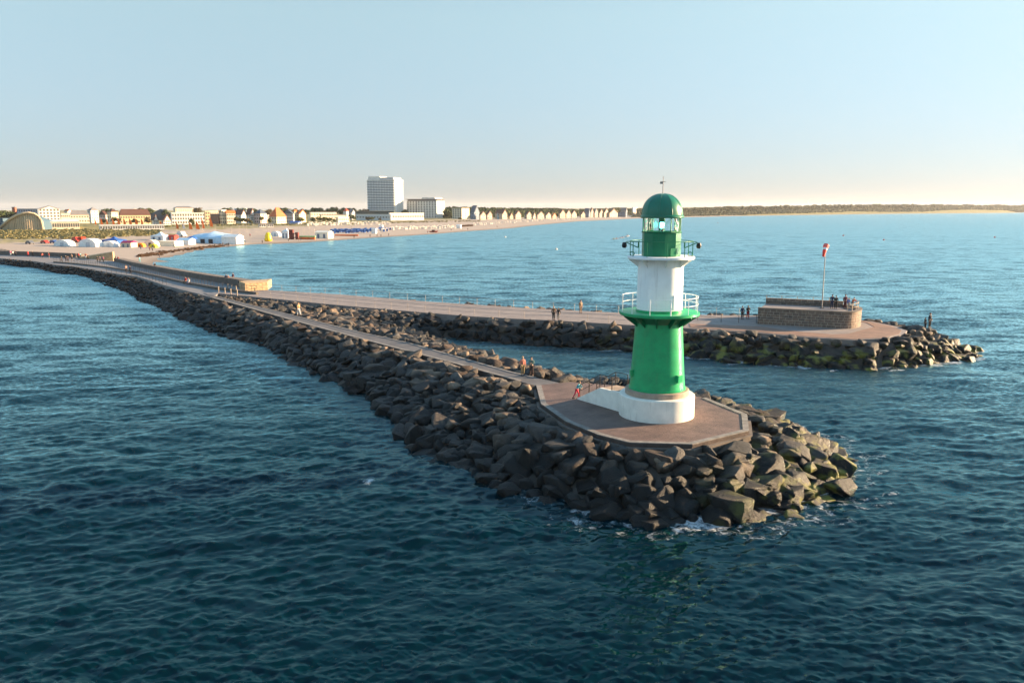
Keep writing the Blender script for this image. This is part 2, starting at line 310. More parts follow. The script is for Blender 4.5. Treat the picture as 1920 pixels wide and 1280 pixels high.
M = dict(
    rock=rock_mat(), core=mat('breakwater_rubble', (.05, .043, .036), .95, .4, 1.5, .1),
    plat=paving_mat('platform_paving', (.075, .046, .039), (.18, .112, .09), 1.0, .62),
    path=paving_mat('path_asphalt', (.06, .058, .06), (.125, .118, .116), 3.0, .6),
    deck=paving_mat('mole_paving', (.175, .145, .13), (.27, .225, .205), 3.0, .6),
    prom=paving_mat('promenade_paving', (.14, .13, .128), (.22, .205, .2), 2.5, .75),
    brown=paving_mat('weathered_slab', (.15, .085, .055), (.25, .14, .095), 2.5, .7),
    kerb=mat('kerb_concrete', (.18, .165, .15), .85, .4, 1.6, .02),
    conc=mat('old_concrete', (.12, .10, .085), .9, .35, 1.2, .04),
    green=mat('green_paint', (.006, .33, .12), .38, .2, 1.1, .004, spec=.35, bscale=2.5, streak=.16),
    dgreen=mat('dark_green_paint', (.003, .165, .075), .38, .16, 1.1, .004, spec=.35, bscale=2.5, streak=.16),
    dome=mat('dome_green_paint', (.003, .15, .082), .34, .16, 1.3, .006, spec=.5, bscale=3),
    white=mat('white_paint', (.86, .86, .84), .45, .07, .9, .003, spec=.4, bscale=2, streak=.22),
    cream=mat('cream_paint', (.76, .73, .65), .6, .12, 1.0, .005, streak=.3),
    plinth=mat('plinth_stone', (.34, .255, .19), .8, .2, 2.0, .02),
    rail=mat('dark_rail_metal', (.05, .04, .035), .5, .2, 4, metal=.3),
    grail=mat('galvanised_rail', (.30, .27, .25), .5, .2, 4, metal=.5),
    wood=mat('weathered_post', (.38, .3, .23), .8, .2, 4),
    glass=glass_mat(), black=mat('black_metal', (.012, .012, .014), .5, .1, 4),
    water=water_mat(), sand=land_mat(),
)
# ------------------------------------------------------------------ 2-d geometry helpers
def inside(X, Y, poly):
    r = np.zeros(X.shape, bool); n = len(poly)
    for i in range(n):
        x0, y0 = poly[i - 1]; x1, y1 = poly[i]
        if y0 == y1: continue
        c = ((y0 > Y) != (y1 > Y)) & (X < (x1 - x0) * (Y - y0) / (y1 - y0) + x0); r ^= c
    return r
def dist(X, Y, line, closed=True):
    d = np.full(X.shape, 1e9); n = len(line)
    for i in range(0 if closed else 1, n):
        x0, y0 = line[i - 1]; x1, y1 = line[i]; ex, ey = x1 - x0, y1 - y0; l = ex * ex + ey * ey + 1e-9
        u = np.clip(((X - x0) * ex + (Y - y0) * ey) / l, 0, 1); d = np.minimum(d, np.hypot(X - x0 - u * ex, Y - y0 - u * ey))
    return d
def resample(line, step):
    out = [line[0]]
    for a, b in zip(line, line[1:]):
        n = max(1, int(round(math.hypot(b[0] - a[0], b[1] - a[1]) / step)))
        out += [(a[0] + (b[0] - a[0]) * k / n, a[1] + (b[1] - a[1]) * k / n) for k in range(1, n + 1)]
    return out
def smooth_line(pts, it=2):
    for _ in range(it):
        q = [pts[0]]
        for a, b in zip(pts, pts[1:]): q += [(a[0] * .75 + b[0] * .25, a[1] * .75 + b[1] * .25), (a[0] * .25 + b[0] * .75, a[1] * .25 + b[1] * .75)]
        pts = q + [pts[-1]]
    return pts
def offset(line, d):
    out = []
    for i, p in enumerate(line):
        a = line[max(i - 1, 0)]; b = line[min(i + 1, len(line) - 1)]; tx, ty = b[0] - a[0], b[1] - a[1]; l = math.hypot(tx, ty) or 1
        out.append((p[0] - ty / l * d, p[1] + tx / l * d))
    return out

# ------------------------------------------------------------------ plan of the moles (metres)
ZD = 2.5
C = (10.2, 54.75)                       # axis of the lighthouse
pathL = [P(*p, ZD) for p in ((1005, 723), (972, 714), (949, 708), (846, 680), (739, 652), (630, 623), (560, 604), (500, 587), (440, 570), (395, 557.5))]
pathR = [P(*p, ZD) for p in ((1066, 721), (1007, 708), (959, 697), (861, 669), (769, 643), (667.5, 620.6), (562.5, 594), (480, 573.8), (409, 556), (382, 549))]
plat = [(1.98, 64.1), (2.15, 57.7), (3.64, 52.75), (5.48, 49.5), (7.28, 47.7), (11.1, 47.3), (15.5, 50.4), (16.6, 54.6), (14.9, 59.6), (10.6, 63.2), (5.0, 65.4)]
bN = [P(*p, ZD) for p in ((410, 550), (440, 552.5), (480, 556.5), (555, 564), (630, 571.5), (700, 577.5), (794, 585.5), (887, 593), (981, 598), (1037, 600.5), (1100, 604), (1180, 609), (1300, 616), (1400, 622), (1500, 631), (1600, 637), (1660, 634))]
tip = [(45.3, 91.0), (47.2, 94.0), (47.6, 97.5), (46.6, 101.5), (43.5, 105.5)]
bF = [P(*p, ZD) for p in ((505, 544), (640, 552), (800, 565), (1000, 578), (1160, 586), (1300, 590))] + [(34.0, 107.6), (40, 107.2)]
deckB = bN + tip + bF[::-1] 
def zpx(px): return 1.7 + .8 * min(1, max(0, (px - 170) / 215))        # the promenade falls gently towards the town
def PP(px, py): return (*P(px, py, zpx(px)), zpx(px))
promS3 = [(-243, 338, 1.7), (-193, 284, 1.7)] + [PP(*p) for p in ((0, 484), (68, 490), (101, 496), (135, 499), (176, 506), (217, 513), (257, 518), (280, 525), (310, 535), (345, 544), (370, 550), (395, 557))]
wallF3 = [(-258, 372, 1.7), (-215, 318, 1.7)] + [PP(*p) for p in ((0, 477.5), (100, 481), (160, 484), (214, 490), (300, 510), (400, 528))] + [(-54.5, 153.2, 2.5), (-47.6, 143.2, 2.5)]
promS = [p[:2] for p in promS3]; wallF = [p[:2] for p in wallF3]
promD = promS + bN[:1] + [bF[0]] + wallF[::-1]
outer = [(-245, 335), (-185, 272), (-155.7, 242.7), (-139.3, 231.5), (-106.4, 198.6), (-82, 166), (-73.7, 155.3), (-59.8, 134.3), (-41.8, 110.3), (-29.8, 95.2), (-22, 83.7), (-16.1, 75.8), (-10.8, 65.4),
         (-6.5, 54.7), (-2, 47.5), (3.9, 43.0), (7.75, 41.5), (12.7, 41.8), (16, 43.2), (20.8, 47.8), (22.5, 53.5), (21.8, 60), (18.6, 64.8), (14, 68.5), (9.5, 71.8), (6, 76.5), (0.8, 84), (-6.2, 94.5), (-11, 103.6), (-11.5, 105.6),
         (-4.2, 102.4), (2.7, 99.1), (9.2, 96.7), (14.3, 95), (19.8, 90.9), (26.3, 87.6), (31.4, 85.2), (38.9, 83.7), (43.3, 85.2), (49, 87.6), (54, 91.6), (55.6, 95.2), (53.8, 100), (49, 106.5), (42, 111),
         (30, 112), (16, 114.5), (4, 119.3), (-12.5, 128.3), (-28.2, 138.6), (-36, 143.5), (-44, 152), (-58, 170), (-82, 199), (-110, 226), (-160, 268), (-230, 350)]
decks = [pathL + pathR[::-1], plat, deckB, promD]
def in_decks(X, Y):
    r = np.zeros(X.shape, bool)
    for d in decks: r |= inside(X, Y, d)
    return r
def d_decks(X, Y):
    r = np.full(X.shape, 1e9)
    for d in decks: r = np.minimum(r, dist(X, Y, d))
    return r
def mole_h(X, Y):
    ind = in_decks(X, Y); ino = inside(X, Y, outer); dw = dist(X, Y, outer); dd = d_decks(X, Y)
    top = np.interp(Y, [60, 90, 115, 135], [2.4, 2.3, 2.1, 2.0])
    top = np.where((np.hypot(X - C[0], Y - C[1]) < 14.5) & (Y < 63), 2.05, top)
    top = np.where((X > -10) & (Y > 81) & (X > 5 - (Y - 84) * .55), 2.3, top)
    top = np.where((X < -58) & (Y > 140), 1.5, top)
    f = np.clip(1.25 * dw / (dw + dd + 1e-6), 0, 1)
    h = np.where(ino, top * f ** .85, -.35 * dw - .1)
    return np.where(ind, 2.2, np.maximum(h, -2.2)), ind, ino, dw, dd

# breakwater core under the boulders
gx = np.arange(-240, 62, .9); gy = np.arange(36, 345, .9)
GX, GY = np.meshgrid(gx, gy)
GH, GI, GO, GW, GD = mole_h(GX, GY)
def core_mesh():
    z = np.where(GI, 1.2, GH - .45); keep = GO | (GW < 4)
    idx = -np.ones(GX.shape, int); idx[keep] = np.arange(keep.sum())
    zz = z + NR.uniform(-.18, .18, z.shape)
    v = np.stack([GX[keep], GY[keep], zz[keep]], 1)
    a = idx[:-1, :-1]; b = idx[:-1, 1:]; c = idx[1:, 1:]; d = idx[1:, :-1]; ok = (a >= 0) & (b >= 0) & (c >= 0) & (d >= 0)
    f = np.stack([a[ok], b[ok], c[ok], d[ok]], 1)
    return np_mesh('breakwater', v, f, M['core'])
def np_mesh(name, v, f, material, smooth=False):
    me = bpy.data.meshes.new(name); n = f.shape[1]
    me.vertices.add(len(v)); me.vertices.foreach_set('co', np.asarray(v, np.float32).ravel())
    me.loops.add(f.size); me.loops.foreach_set('vertex_index', f.astype(np.int32).ravel())
    me.polygons.add(len(f)); me.polygons.foreach_set('loop_start', np.arange(0, f.size, n, dtype=np.int32))
    if smooth: me.polygons.foreach_set('use_smooth', np.ones(len(f), bool))
    me.update(calc_edges=True); me.materials.append(material)
    return me
struct(link('breakwater', core_mesh()), 'dark rubble core of the two breakwater moles')

# ------------------------------------------------------------------ sea
def wave_band(lmin, lmax, slope, N=256, spread=2.0, th=-PI / 2 + .16):
    L = lmax * 10.7
    k1 = np.fft.fftfreq(N, L / N) * 2 * PI; KX, KY = np.meshgrid(k1, k1); K = np.hypot(KX, KY); K[0, 0] = 1
    m = (K >= 2 * PI / lmax) & (K < 2 * PI / lmin)
    c = np.abs((KX * math.cos(th) + KY * math.sin(th)) / K)
    A = np.where(m, K ** -2.5 * (c ** 1.3 + .14), 0)
    h = np.real(np.fft.ifft2(A * (NR.normal(size=(N, N)) + 1j * NR.normal(size=(N, N)))))
    gyv, gxv = np.gradient(h, L / N); h *= slope / math.sqrt((gxv ** 2 + gyv ** 2).mean())
    return h, L
def bil(h, L, x, y):
    N = h.shape[0]; u = (x / L * N) % N; v = (y / L * N) % N; i = u.astype(int) % N; j = v.astype(int) % N; fu = u - np.floor(u); fv = v - np.floor(v); i1 = (i + 1) % N; j1 = (j + 1) % N
    return h[j, i] * (1 - fu) * (1 - fv) + h[j, i1] * fu * (1 - fv) + h[j1, i] * (1 - fu) * fv + h[j1, i1] * fu * fv
def make_sea():
    th = np.concatenate([np.linspace(62, 34.2, 40), np.arange(34, .62, -.058), np.linspace(.6, .03, 26)])
    R = H / np.tan(np.radians(th)); az = np.radians(np.concatenate([np.linspace(-62, -36, 60), np.arange(-35.9, 35.9, .062), np.linspace(36, 62, 60)]))
    RR, AA = np.meshgrid(R, az, indexing='ij'); X = RR * np.sin(AA); Y = RR * np.cos(AA)
    dr = np.gradient(R)[:, None] * np.ones_like(X); da = RR * math.radians(.062); sp = np.maximum(dr * .8, da)
    Z = np.zeros_like(X); tot = 0; got = np.zeros_like(X)
    for i, (a, b, s) in enumerate(((24, 48, .012), (12, 24, .024), (6, 12, .02), (3, 6, .032), (1.5, 3, .068), (.75, 1.5, .13), (.36, .75, .18), (.18, .36, .15))):
        wgt = np.clip((a / sp - 1.2) / 1.5, 0, 1); tot += s * s; got += (wgt * s) ** 2
        if wgt.max() <= 0: continue
        h, L = wave_band(a, b, s); an = .21 * ((i * 7) % 5 - 2) * .35; cx, sx_ = math.cos(an), math.sin(an)
        gust = np.clip(.9 + .55 * bil(*GUST, X + 37 * i, Y) + .5 * bil(GUST[0], 70.0, X - 11 * i, Y * 1.3), .45, 1.6)
        Z += wgt * bil(h, L, X * cx - Y * sx_ + 13.7 * i, X * sx_ + Y * cx + 5.1 * i) * gust
    nr, nc = X.shape; idx = np.arange(nr * nc).reshape(nr, nc)
    f = np.stack([idx[:-1, :-1], idx[:-1, 1:], idx[1:, 1:], idx[1:, :-1]], -1).reshape(-1, 4)
    v = np.stack([X, Y, Z], -1).reshape(-1, 3)
    me = np_mesh('sea', v, f, M['water'], True)
    a = me.attributes.new('lost', 'FLOAT', 'POINT'); a.data.foreach_set('value', (1 - got / tot).astype(np.float32).ravel())
    near = (RR < 160); fo = np.zeros_like(X)
    d = dist(X[near], Y[near], outer); d = np.maximum(d + 1.5 * bil(GUST[0], 46.0, X[near], Y[near]), .12 * d + .15); xs, ys = X[near], Y[near]
    head = np.clip((xs + 6) / 10, .5, 1.0)
    fo[near] = (np.exp(-(d / 1.3)) + .42 * np.exp(-((d - 2.0) / .6) ** 2) * (ys < 60)) * head
    q = np.exp(-np.hypot(X + 8.9, (Y - 47.6) * .8) / .7) * 1.05; fo = np.maximum(fo, q)
    a = me.attributes.new('foam', 'FLOAT', 'POINT'); a.data.foreach_set('value', fo.astype(np.float32).ravel())
    return me
g_, _ = wave_band(1, 8, 1, 128); g_ = g_ / g_.std() * .5; GUST = (g_, 420.0)
struct(link('sea', make_sea()), 'wind-rippled teal sea')

# ------------------------------------------------------------------ decks, paths and kerbs
def slab(name, poly, z0, z1, mt, label=None):
    o = MB().prism(poly, z0, z1).build(name, mt); return struct(o, label)
slab('lighthouse_platform', plat, -.6, ZD, [M['plat']], 'reddish paved octagonal platform under the green lighthouse')
pl = MB(); pl.prism(pathL + pathR[::-1], -.6, ZD - .004); struct(pl.build('path', M['path']), 'narrow grey path running out to the lighthouse')
slab('mole_deck', deckB, -.6, ZD - .008, [M['deck']], 'pale paved deck of the second mole')
prom3 = promS3 + [(*bN[0], ZD), (*bF[0], ZD)] + wallF3[::-1]
mb = MB(); n = len(prom3); mb.add([(x, y, -.6) for x, y, z in prom3] + [(x, y, z - .012) for x, y, z in prom3], [(i, (i + 1) % n, n + (i + 1) % n, n + i) for i in range(n)])
from mathutils.geometry import tessellate_polygon
mb.add([(x, y, z - .012) for x, y, z in prom3], tessellate_polygon([[Vector((x, y, 0)) for x, y, z in prom3]]))
struct(mb.build('promenade', M['prom']), 'grey promenade below the sea wall')
k = MB()
def kerb(line, w_, h_, mb):
    mb.strip(line, offset(line, w_), ZD - .3, ZD + h_)
pe = plat[10:] + []
kerb(plat[0:9], .42, .05, k)
struct(k.build('platform_kerb', M['kerb']), 'pale concrete kerb round the lighthouse platform')
k = MB(); kerb(pathL[1:], -.38, .04, k); kerb(pathR[1:-1], .30, .04, k)
struct(k.build('path_kerb', M['kerb']), 'pale concrete kerb lines along the narrow path')
# retaining face below the platform
rl = resample(plat[0:9], 2.0)
struct(MB().strip(offset(rl, -.02), offset(rl, -.25), -.6, ZD - .25).build('platform_wall', M['conc']), 'dark concrete side of the lighthouse platform')
# brown weathered slab on the second mole towards its head
bs = [P(*p, ZD) for p in ((1292, 607), (1420, 612), (1500, 622), (1560, 627), (1590, 626))] + [(44.6, 97.0), (45.2, 100.5), (44.2, 104.6), (46.0, 101.6), (47.0, 97.5), (46.6, 94.2), (44.9, 91.3)] + [P(*p, ZD) for p in ((1655, 633), (1600, 636), (1500, 630), (1400, 621), (1295, 614))]
struct(MB().prism(bs, ZD - .05, ZD + .03).build('mole_head_paving', M['brown']), 'brown weathered paving round the mole head')
# step between lower walk and upper promenade
step3 = [PP(*p) for p in ((100, 492.5), (149, 496.5), (203, 503), (257, 511.5), (287, 518), (330, 528), (360, 534), (399, 541), (442, 547.5), (480, 552))]
stepL = [p[:2] for p in step3]
struct(MB().strip(stepL, offset(stepL, .5), 1.2, [p[2] + .38 for p in step3]).build('promenade_step', M['conc']), 'low concrete step along the promenade')

# ------------------------------------------------------------------ boulders
def rock_mesh(seed, name='boulder'):
    r = random.Random(seed); bm = bmesh.new()
    sx, sy, sz = 1.0, r.uniform(.66, .98), r.uniform(.55, .85)
    for _ in range(r.choice((14, 18, 22, 28))):
        v = Vector((r.gauss(0, 1), r.gauss(0, 1), r.gauss(0, 1))).normalized(); m_ = max(abs(v.x), abs(v.y), abs(v.z)); v = v.lerp(v / m_, r.choice((.25, .5, .75))) * r.uniform(.84, 1.06)
        bm.verts.new((v.x * sx * .55, v.y * sy * .55, v.z * sz * .55))
    bmesh.ops.convex_hull(bm, input=bm.verts)
    for v in [v for v in bm.verts if not v.link_faces]: bm.verts.remove(v)
    bmesh.ops.dissolve_limit(bm, angle_limit=.22, verts=bm.verts, edges=bm.edges)
    bmesh.ops.bevel(bm, geom=bm.edges[:], offset=r.uniform(.045, .085), segments=2, affect='EDGES', profile=.6, clamp_overlap=True)
    bmesh.ops.triangulate(bm, faces=bm.faces)
    long_ = [e for e in bm.edges if e.calc_length() > .28]
    bmesh.ops.subdivide_edges(bm, edges=long_, cuts=1); bmesh.ops.triangulate(bm, faces=bm.faces)
    off = Vector((seed * 3.1, seed * 1.7, 0))
    from mathutils import noise as mn
    for v in bm.verts:
        v.co += v.co.normalized() * (mn.noise(v.co * 2.6 + off) * .045 + mn.noise(v.co * 6.5 + off) * .02)
    me = bpy.data.meshes.new(name); bm.to_mesh(me); bm.free()
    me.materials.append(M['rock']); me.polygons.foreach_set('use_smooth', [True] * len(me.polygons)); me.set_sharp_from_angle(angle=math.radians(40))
    return me
ROCKS = [rock_mesh(i) for i in range(26)]
RDATA = []
for me in ROCKS:
    v = np.zeros(len(me.vertices) * 3, np.float32); me.vertices.foreach_get('co', v)
    fv = np.array([p.vertices[:] for p in me.polygons]); ss = np.array([e.use_edge_sharp for e in me.edges])
    RDATA.append((v.reshape(-1, 3), fv))
def place_rocks():
    out = []
    for sp, smin, smax, jit in ((1.58, 1.7, 2.75, .42), (1.2, .85, 1.5, .5)):
        y = 37.0; row = 0
        while y < 345:
            s = sp * (1 if y < 128 else .72 if y < 165 else .95)
            xs = np.arange(-240 + (row % 2) * s / 2, 62, s); xs = xs + NR.uniform(-jit, jit, xs.shape) * s; ys = y + NR.uniform(-jit, jit, xs.shape) * s
            h, ind, ino, dw, dd = mole_h(xs, ys)
            size = NR.uniform(smin, smax, xs.shape) ** 1.0
            size = np.where((xs < -66) & (ys > 140), size * .5, size * (.62 if y > 128 else 1))
            ex = (xs > 8) & (ys < 80)
            size = np.where(ex, size * .98, size)
            ok = ~ind & (ino | (dw < .55)) & (dd > size * .36)
            ok &= ~((ys > 165) & (~inside(xs, ys, [(-260, 300), (-60, 130), (-50, 145), (-250, 355)])))
            for x, yy, hh, sz, d1, d2, wn in zip(xs[ok], ys[ok], h[ok], size[ok], dw[ok], dd[ok], ino[ok]):
                if smin > 1.5 and d1 < .1 and rnd.random() < .4: continue
                out.append((x, yy, hh - .22 * sz + rnd.uniform(-.15, .22) + (.15 if smin < 1.5 else 0), sz, d1, d2))
            y += s * .866; row += 1
    return np.array(out)
RK = place_rocks()
# hand-placed lone stones standing in the shallows off the head
lone = [(P(1213, 955, .2), 1.6), (P(1372, 965, 0), 2.1), (P(1482, 938, .1), 1.8), (P(1572, 922, 0), 1.8), (P(1580, 878, .3), 2.1), (P(1480, 900, .8), 2.3), (P(955, 925, 0), 1.5)]
RK = np.vstack([RK] + [np.array([[p[0], p[1], .15 * s, s, .3, 6]]) for p, s in lone])
def visible(x, y, z):
    vis = np.ones(x.shape, bool)
    for u in np.linspace(.80, .985, 24):
        px, py, pz = x * u, y * u, H + (z - H) * u
        i = np.clip(((px - gx[0]) / .9).round().astype(int), 0, len(gx) - 1); j = np.clip(((py - gy[0]) / .9).round().astype(int), 0, len(gy) - 1)
        vis &= (np.where(GI[j, i], 2.5, GH[j, i]) < pz + .35) | (GH[j, i] < 0)
    return vis
vis = visible(RK[:, 0], RK[:, 1], RK[:, 2] + .35 * RK[:, 3])
infr = (np.abs(RK[:, 0]) < RK[:, 1] * .64)
score = RK[:, 3] / np.hypot(RK[:, 0], RK[:, 1]) * vis * infr
order = np.argsort(-score); indiv = set(order[:300].tolist())
def rock_zone(x, y, dw, dd):
    if y > 82 and (x > 5 or y > 97): side = 'on the second mole below its pale deck'
    elif math.hypot(x - C[0], y - C[1]) < 17.5 and y < 65:
        a = math.degrees(math.atan2(y - C[1], x - C[0])) % 360
        side = ('right of the platform' if a < 50 or a > 318 else 'behind the platform' if a < 150 else 'left of the platform' if a < 225 else 'in front of the platform')
    else:
        dl = dist(np.array([x]), np.array([y]), pathL, False)[0]; dr = dist(np.array([x]), np.array([y]), pathR, False)[0]
        side = 'on the open-sea side of the narrow path' if dl < dr else 'between the narrow path and the inner water'
    row = 'at the waterline' if dw < 1.6 else 'up beside the kerb' if dd < 1.8 else 'midway down the slope'
    return row, side
def rot_quat():
    q = Quaternion((0, 0, 1), rnd.uniform(0, 2 * PI)); ax = Vector((rnd.gauss(0, 1), rnd.gauss(0, 1), rnd.gauss(0, .4))).normalized()
    return Quaternion(ax, rnd.uniform(-.45, .45) if rnd.random() < .82 else rnd.uniform(-1.2, 1.2)) @ q
vs, fs, base = [], [], 0
for i, (x, y, z, s, dw, dd) in enumerate(RK):
    k = rnd.randrange(len(ROCKS)); q = rot_quat(); sc = Vector((s * rnd.uniform(.9, 1.15), s * rnd.uniform(.85, 1.1), s * rnd.uniform(.8, 1.05)))
    if i in indiv:
        o = link('boulder', ROCKS[k]); o.location = (x, y, z); o.rotation_mode = 'QUATERNION'; o.rotation_quaternion = q; o.scale = sc
        row, side = rock_zone(x, y, dw, dd)
        size = 'huge' if s > 2.35 else 'large' if s > 1.9 else 'middle-sized' if s > 1.25 else 'small'
        d = ROCKS[k].vertices; shape = ('blocky', 'slab-like', 'wedge-shaped', 'rounded')[k % 4]
        tag(o, f'{size} {shape} boulder {row} {side}', 'boulder', f'boulders {row} {side}')
    else:
        v, f = RDATA[k]; R3 = np.array(q.to_matrix()); vv = (v * np.array(sc)) @ R3.T + (x, y, z)
        vs.append(vv); fs.append(f + base); base += len(v)
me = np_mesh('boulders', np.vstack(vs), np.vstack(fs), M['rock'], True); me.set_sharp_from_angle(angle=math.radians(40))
tag(link('boulders', me), 'heaped grey-brown boulders further along both moles', 'boulders', None, 'stuff')
print('ROCKS', len(RK), 'visible', int(vis.sum()))

# ------------------------------------------------------------------ lighthouse
def ring_pts(r, z, n, c=(0, 0), a0=0, a1=2 * PI, end=False):
    return [(c[0] + r * math.cos(a0 + (a1 - a0) * k / (n if not end else n - 1)), c[1] + r * math.sin(a0 + (a1 - a0) * k / (n if not end else n - 1)), z) for k in range(n)]
def lighthouse():
    t = thing('lighthouse', 'green and white lighthouse with domed lantern standing on the paved octagon at the mole end', 'lighthouse', (C[0], C[1], ZD))
    z = lambda py, dy=0: ZY(py, C[1] + dy) - ZD
    zb, zp = 1.55, 1.92
    g0 = z(600, -1.5); g1 = g0 + .42                    # lower gallery
    w1 = z(487.5, -2.2)                                   # upper gallery floor
    l0 = z(436, -1.3); l1 = z(409, -1.3)
    dtop = z(363)
    MB().lathe([(2.62, -.02), (2.62, zb - .06), (2.56, zb), (2.1, zb)], 72).build('base', M['cream'], t, 40)
    MB().lathe([(2.22, zb - .02), (2.22, zp - .05), (2.17, zp), (1.5, zp)], 64).build('plinth', M['plinth'], t, 40)
    prof = [(1.97, zp - .02), (1.97, zp + .12), (1.93, zp + .14)]
    for i in range(1, 12): u = i / 11; prof.append((1.93 - .33 * u ** .85, zp + .14 + (g0 - zp - .14) * u))
    MB().lathe(prof, 72).build('lower_tower', M['green'], t, 40)
    for zz in (.27, .56):                                 # weld seams
        zc = zp + (g0 - zp) * zz; r = 1.93 - .33 * zz ** .85 + .006
        MB().lathe([(r - .02, zc - .02), (r + .008, zc - .012), (r + .008, zc + .012), (r - .02, zc + .02)], 72, cap=False).build('seam', M['green'], t, 40)
    # door box and hatch
    ad = math.radians(-52)
    for a, dz, sz, nm in ((ad, .95, (.34, .42, .5), 'meter_box'), (math.radians(193), 1.15, (.2, .3, .45), 'junction_box')):
        r = 1.92; MB().box((r * math.cos(a), r * math.sin(a), zp + dz), sz, a).build(nm, M['green'], t)
    MB().lathe([(1.60, g0 - .38), (1.75, g0 - .15), (2.2, g0 + .18), (2.2, g0 + .2), (1.60, g0 + .2)], 64).build('gallery_flare', M['dgreen'], t, 40)
    MB().lathe([(1.4, g0 + .2), (2.70, g0 + .2), (2.74, g0 + .24), (2.74, g1 - .02), (2.70, g1), (1.4, g1)], 72).build('gallery', M['green'], t, 40)
    for k in range(12):
        a = 2 * PI * (k + .5) / 12; ca, sa = math.cos(a), math.sin(a); px, py = -sa * .03, ca * .03
        vs = []
        for s in (-1, 1):
            for r, zz in ((1.62, g0 - .62), (2.6, g0 + .1), (2.6, g0 + .21), (1.58, g0 + .21)): vs.append((r * ca + s * px, r * sa + s * py, zz))
        MB().add(vs, [(0, 1, 2, 3), (7, 6, 5, 4), (0, 4, 5, 1), (1, 5, 6, 2), (2, 6, 7, 3), (3, 7, 4, 0)]).build('gallery_bracket', M['dgreen'], t)
    # lower gallery railing, white
    rr = 2.62
    lr = MB().tube(ring_pts(rr, g1 + 1.05, 64), .019, 8, closed=True).build('gallery_railing', M['white'], t, 40)
    MB().tube(ring_pts(rr, g1 + .55, 64), .013, 8, closed=True).build('middle_rail', M['white'], lr, 40)
    for k in range(12):
        a = 2 * PI * (k + .2) / 12; MB().tube([(rr * math.cos(a), rr * math.sin(a), g1 - .02), (rr * math.cos(a), rr * math.sin(a), g1 + 1.05)], .045 if k == 9 else .022, 8).build('rail_post', M['white'], lr, 40)
    # white tower
    MB().lathe([(1.66, g1), (1.66, g1 + .1), (1.56, g1 + .13), (1.53, w1 - .25), (1.5, w1 - .2)], 72).build('foot_ring', M['green'], t, 40) if False else None
    MB().lathe([(1.62, g1 - .01), (1.62, g1 + .10), (1.575, g1 + .13), (1.575, g1 + .16)], 72).build('foot_ring', M['green'], t, 40)
    MB().lathe([(1.56, g1 + .1), (1.545, w1 - .4), (1.545, w1 - .02)], 72).build('upper_tower', M['white'], t, 40)
    MB().lathe([(1.50, w1 - .05), (2.24, w1 - .05), (2.27, w1 - .02), (2.27, w1 + .12), (2.2, w1 + .14), (1.2, w1 + .14)], 72).build('upper_gallery', M['white'], t, 40)
    for k in range(8):
        a = 2 * PI * (k + .02) / 8 - PI / 2; ca, sa = math.cos(a), math.sin(a); px, py = -sa * .025, ca * .025; vs = []
        for s in (-1, 1):
            for r, zz in ((1.53, w1 - .62), (2.2, w1 - .12), (2.2, w1 - .045), (1.53, w1 - .045)): vs.append((r * ca + s * px, r * sa + s * py, zz))
        MB().add(vs, [(0, 1, 2, 3), (7, 6, 5, 4), (0, 4, 5, 1), (1, 5, 6, 2), (2, 6, 7, 3), (3, 7, 4, 0)]).build('upper_bracket', M['white'], t)
    u0 = w1 + .14; ru = 2.12
    # hatch in white tower
    a = math.radians(-57); MB().box((1.56 * math.cos(a), 1.56 * math.sin(a), g1 + .75), (.1, .42, .95), a).build('hatch', M['white'], t)
    ur = MB().tube(ring_pts(ru, u0 + 1.02, 64), .024, 8, closed=True).build('upper_railing', M['dgreen'], t, 40)
    for k in range(10):
        a = 2 * PI * (k + .5) / 10; MB().tube([(ru * math.cos(a), ru * math.sin(a), u0 - .01), (ru * math.cos(a), ru * math.sin(a), u0 + 1.02)], .026, 8).build('rail_post', M['dgreen'], ur, 40)
    # twelve-sided lantern drum (facets catch the sun)
    MB().lathe([(1.32, u0 - .01), (1.32, l0 - .06), (1.36, l0 - .04), (1.40, l0), (1.2, l0)], 10, a0=PI * .1 - PI / 2 + PI / 10).build('lantern_drum', M['dgreen'], t, 20)
    a = math.radians(-62); MB().box((1.29 * math.cos(a), 1.29 * math.sin(a), u0 + .30), (.06, .5, .55), a).build('drum_door', M['dgreen'], t)
    ln = thing('lantern', None, None); ln.parent = t; n = 10; rl_ = 1.27; aa = [2 * PI * (k + .5) / n - PI / 2 for k in range(n)]
    for k in range(n):
        a, b = aa[k], aa[(k + 1) % n]; p = (rl_ * math.cos(a), rl_ * math.sin(a)); q = (rl_ * math.cos(b), rl_ * math.sin(b))
        MB().tube([(*p, l0 - .01), (*p, l1 + .02)], .042, 6).build('mullion', M['dgreen'], ln, 40)
        e = .97
        mb = MB(); mb.add([(p[0] * e, p[1] * e, l0), (q[0] * e, q[1] * e, l0), (q[0] * e, q[1] * e, l1), (p[0] * e, p[1] * e, l1)], [(0, 1, 2, 3)]); mb.build('pane', M['glass'], ln)
        if k in (1, 2, 4, 6, 7, 9):                       # pale diagonal braces inside the panes
            mb = MB(); mb.tube([(p[0] * .9, p[1] * .9, l0 + .03), (q[0] * .9, q[1] * .9, l1 - .03)], .025, 6); mb.build('brace', M['white'], ln, 40)
    MB().lathe([(1.30, l0 - .02), (1.36, l0), (1.36, l0 + .06), (1.2, l0 + .06), (1.2, l0 - .02)], 10, a0=aa[0], cap=False).build('sill', M['dgreen'], ln)
    # lamp
    MB().tube([(0, 0, l0 - .02), (0, 0, l0 + .25)], .12, 12).build('lamp_stand', M['black'], ln, 40)
    MB().lathe([(.05, l0 + .25), (.15, l0 + .3), (.17, l0 + .45), (.15, l0 + .62), (.05, l0 + .66)], 16).build('lamp', emit_mat('green_signal_light', (.10, 1.0, .75), 7.0), ln, 40)
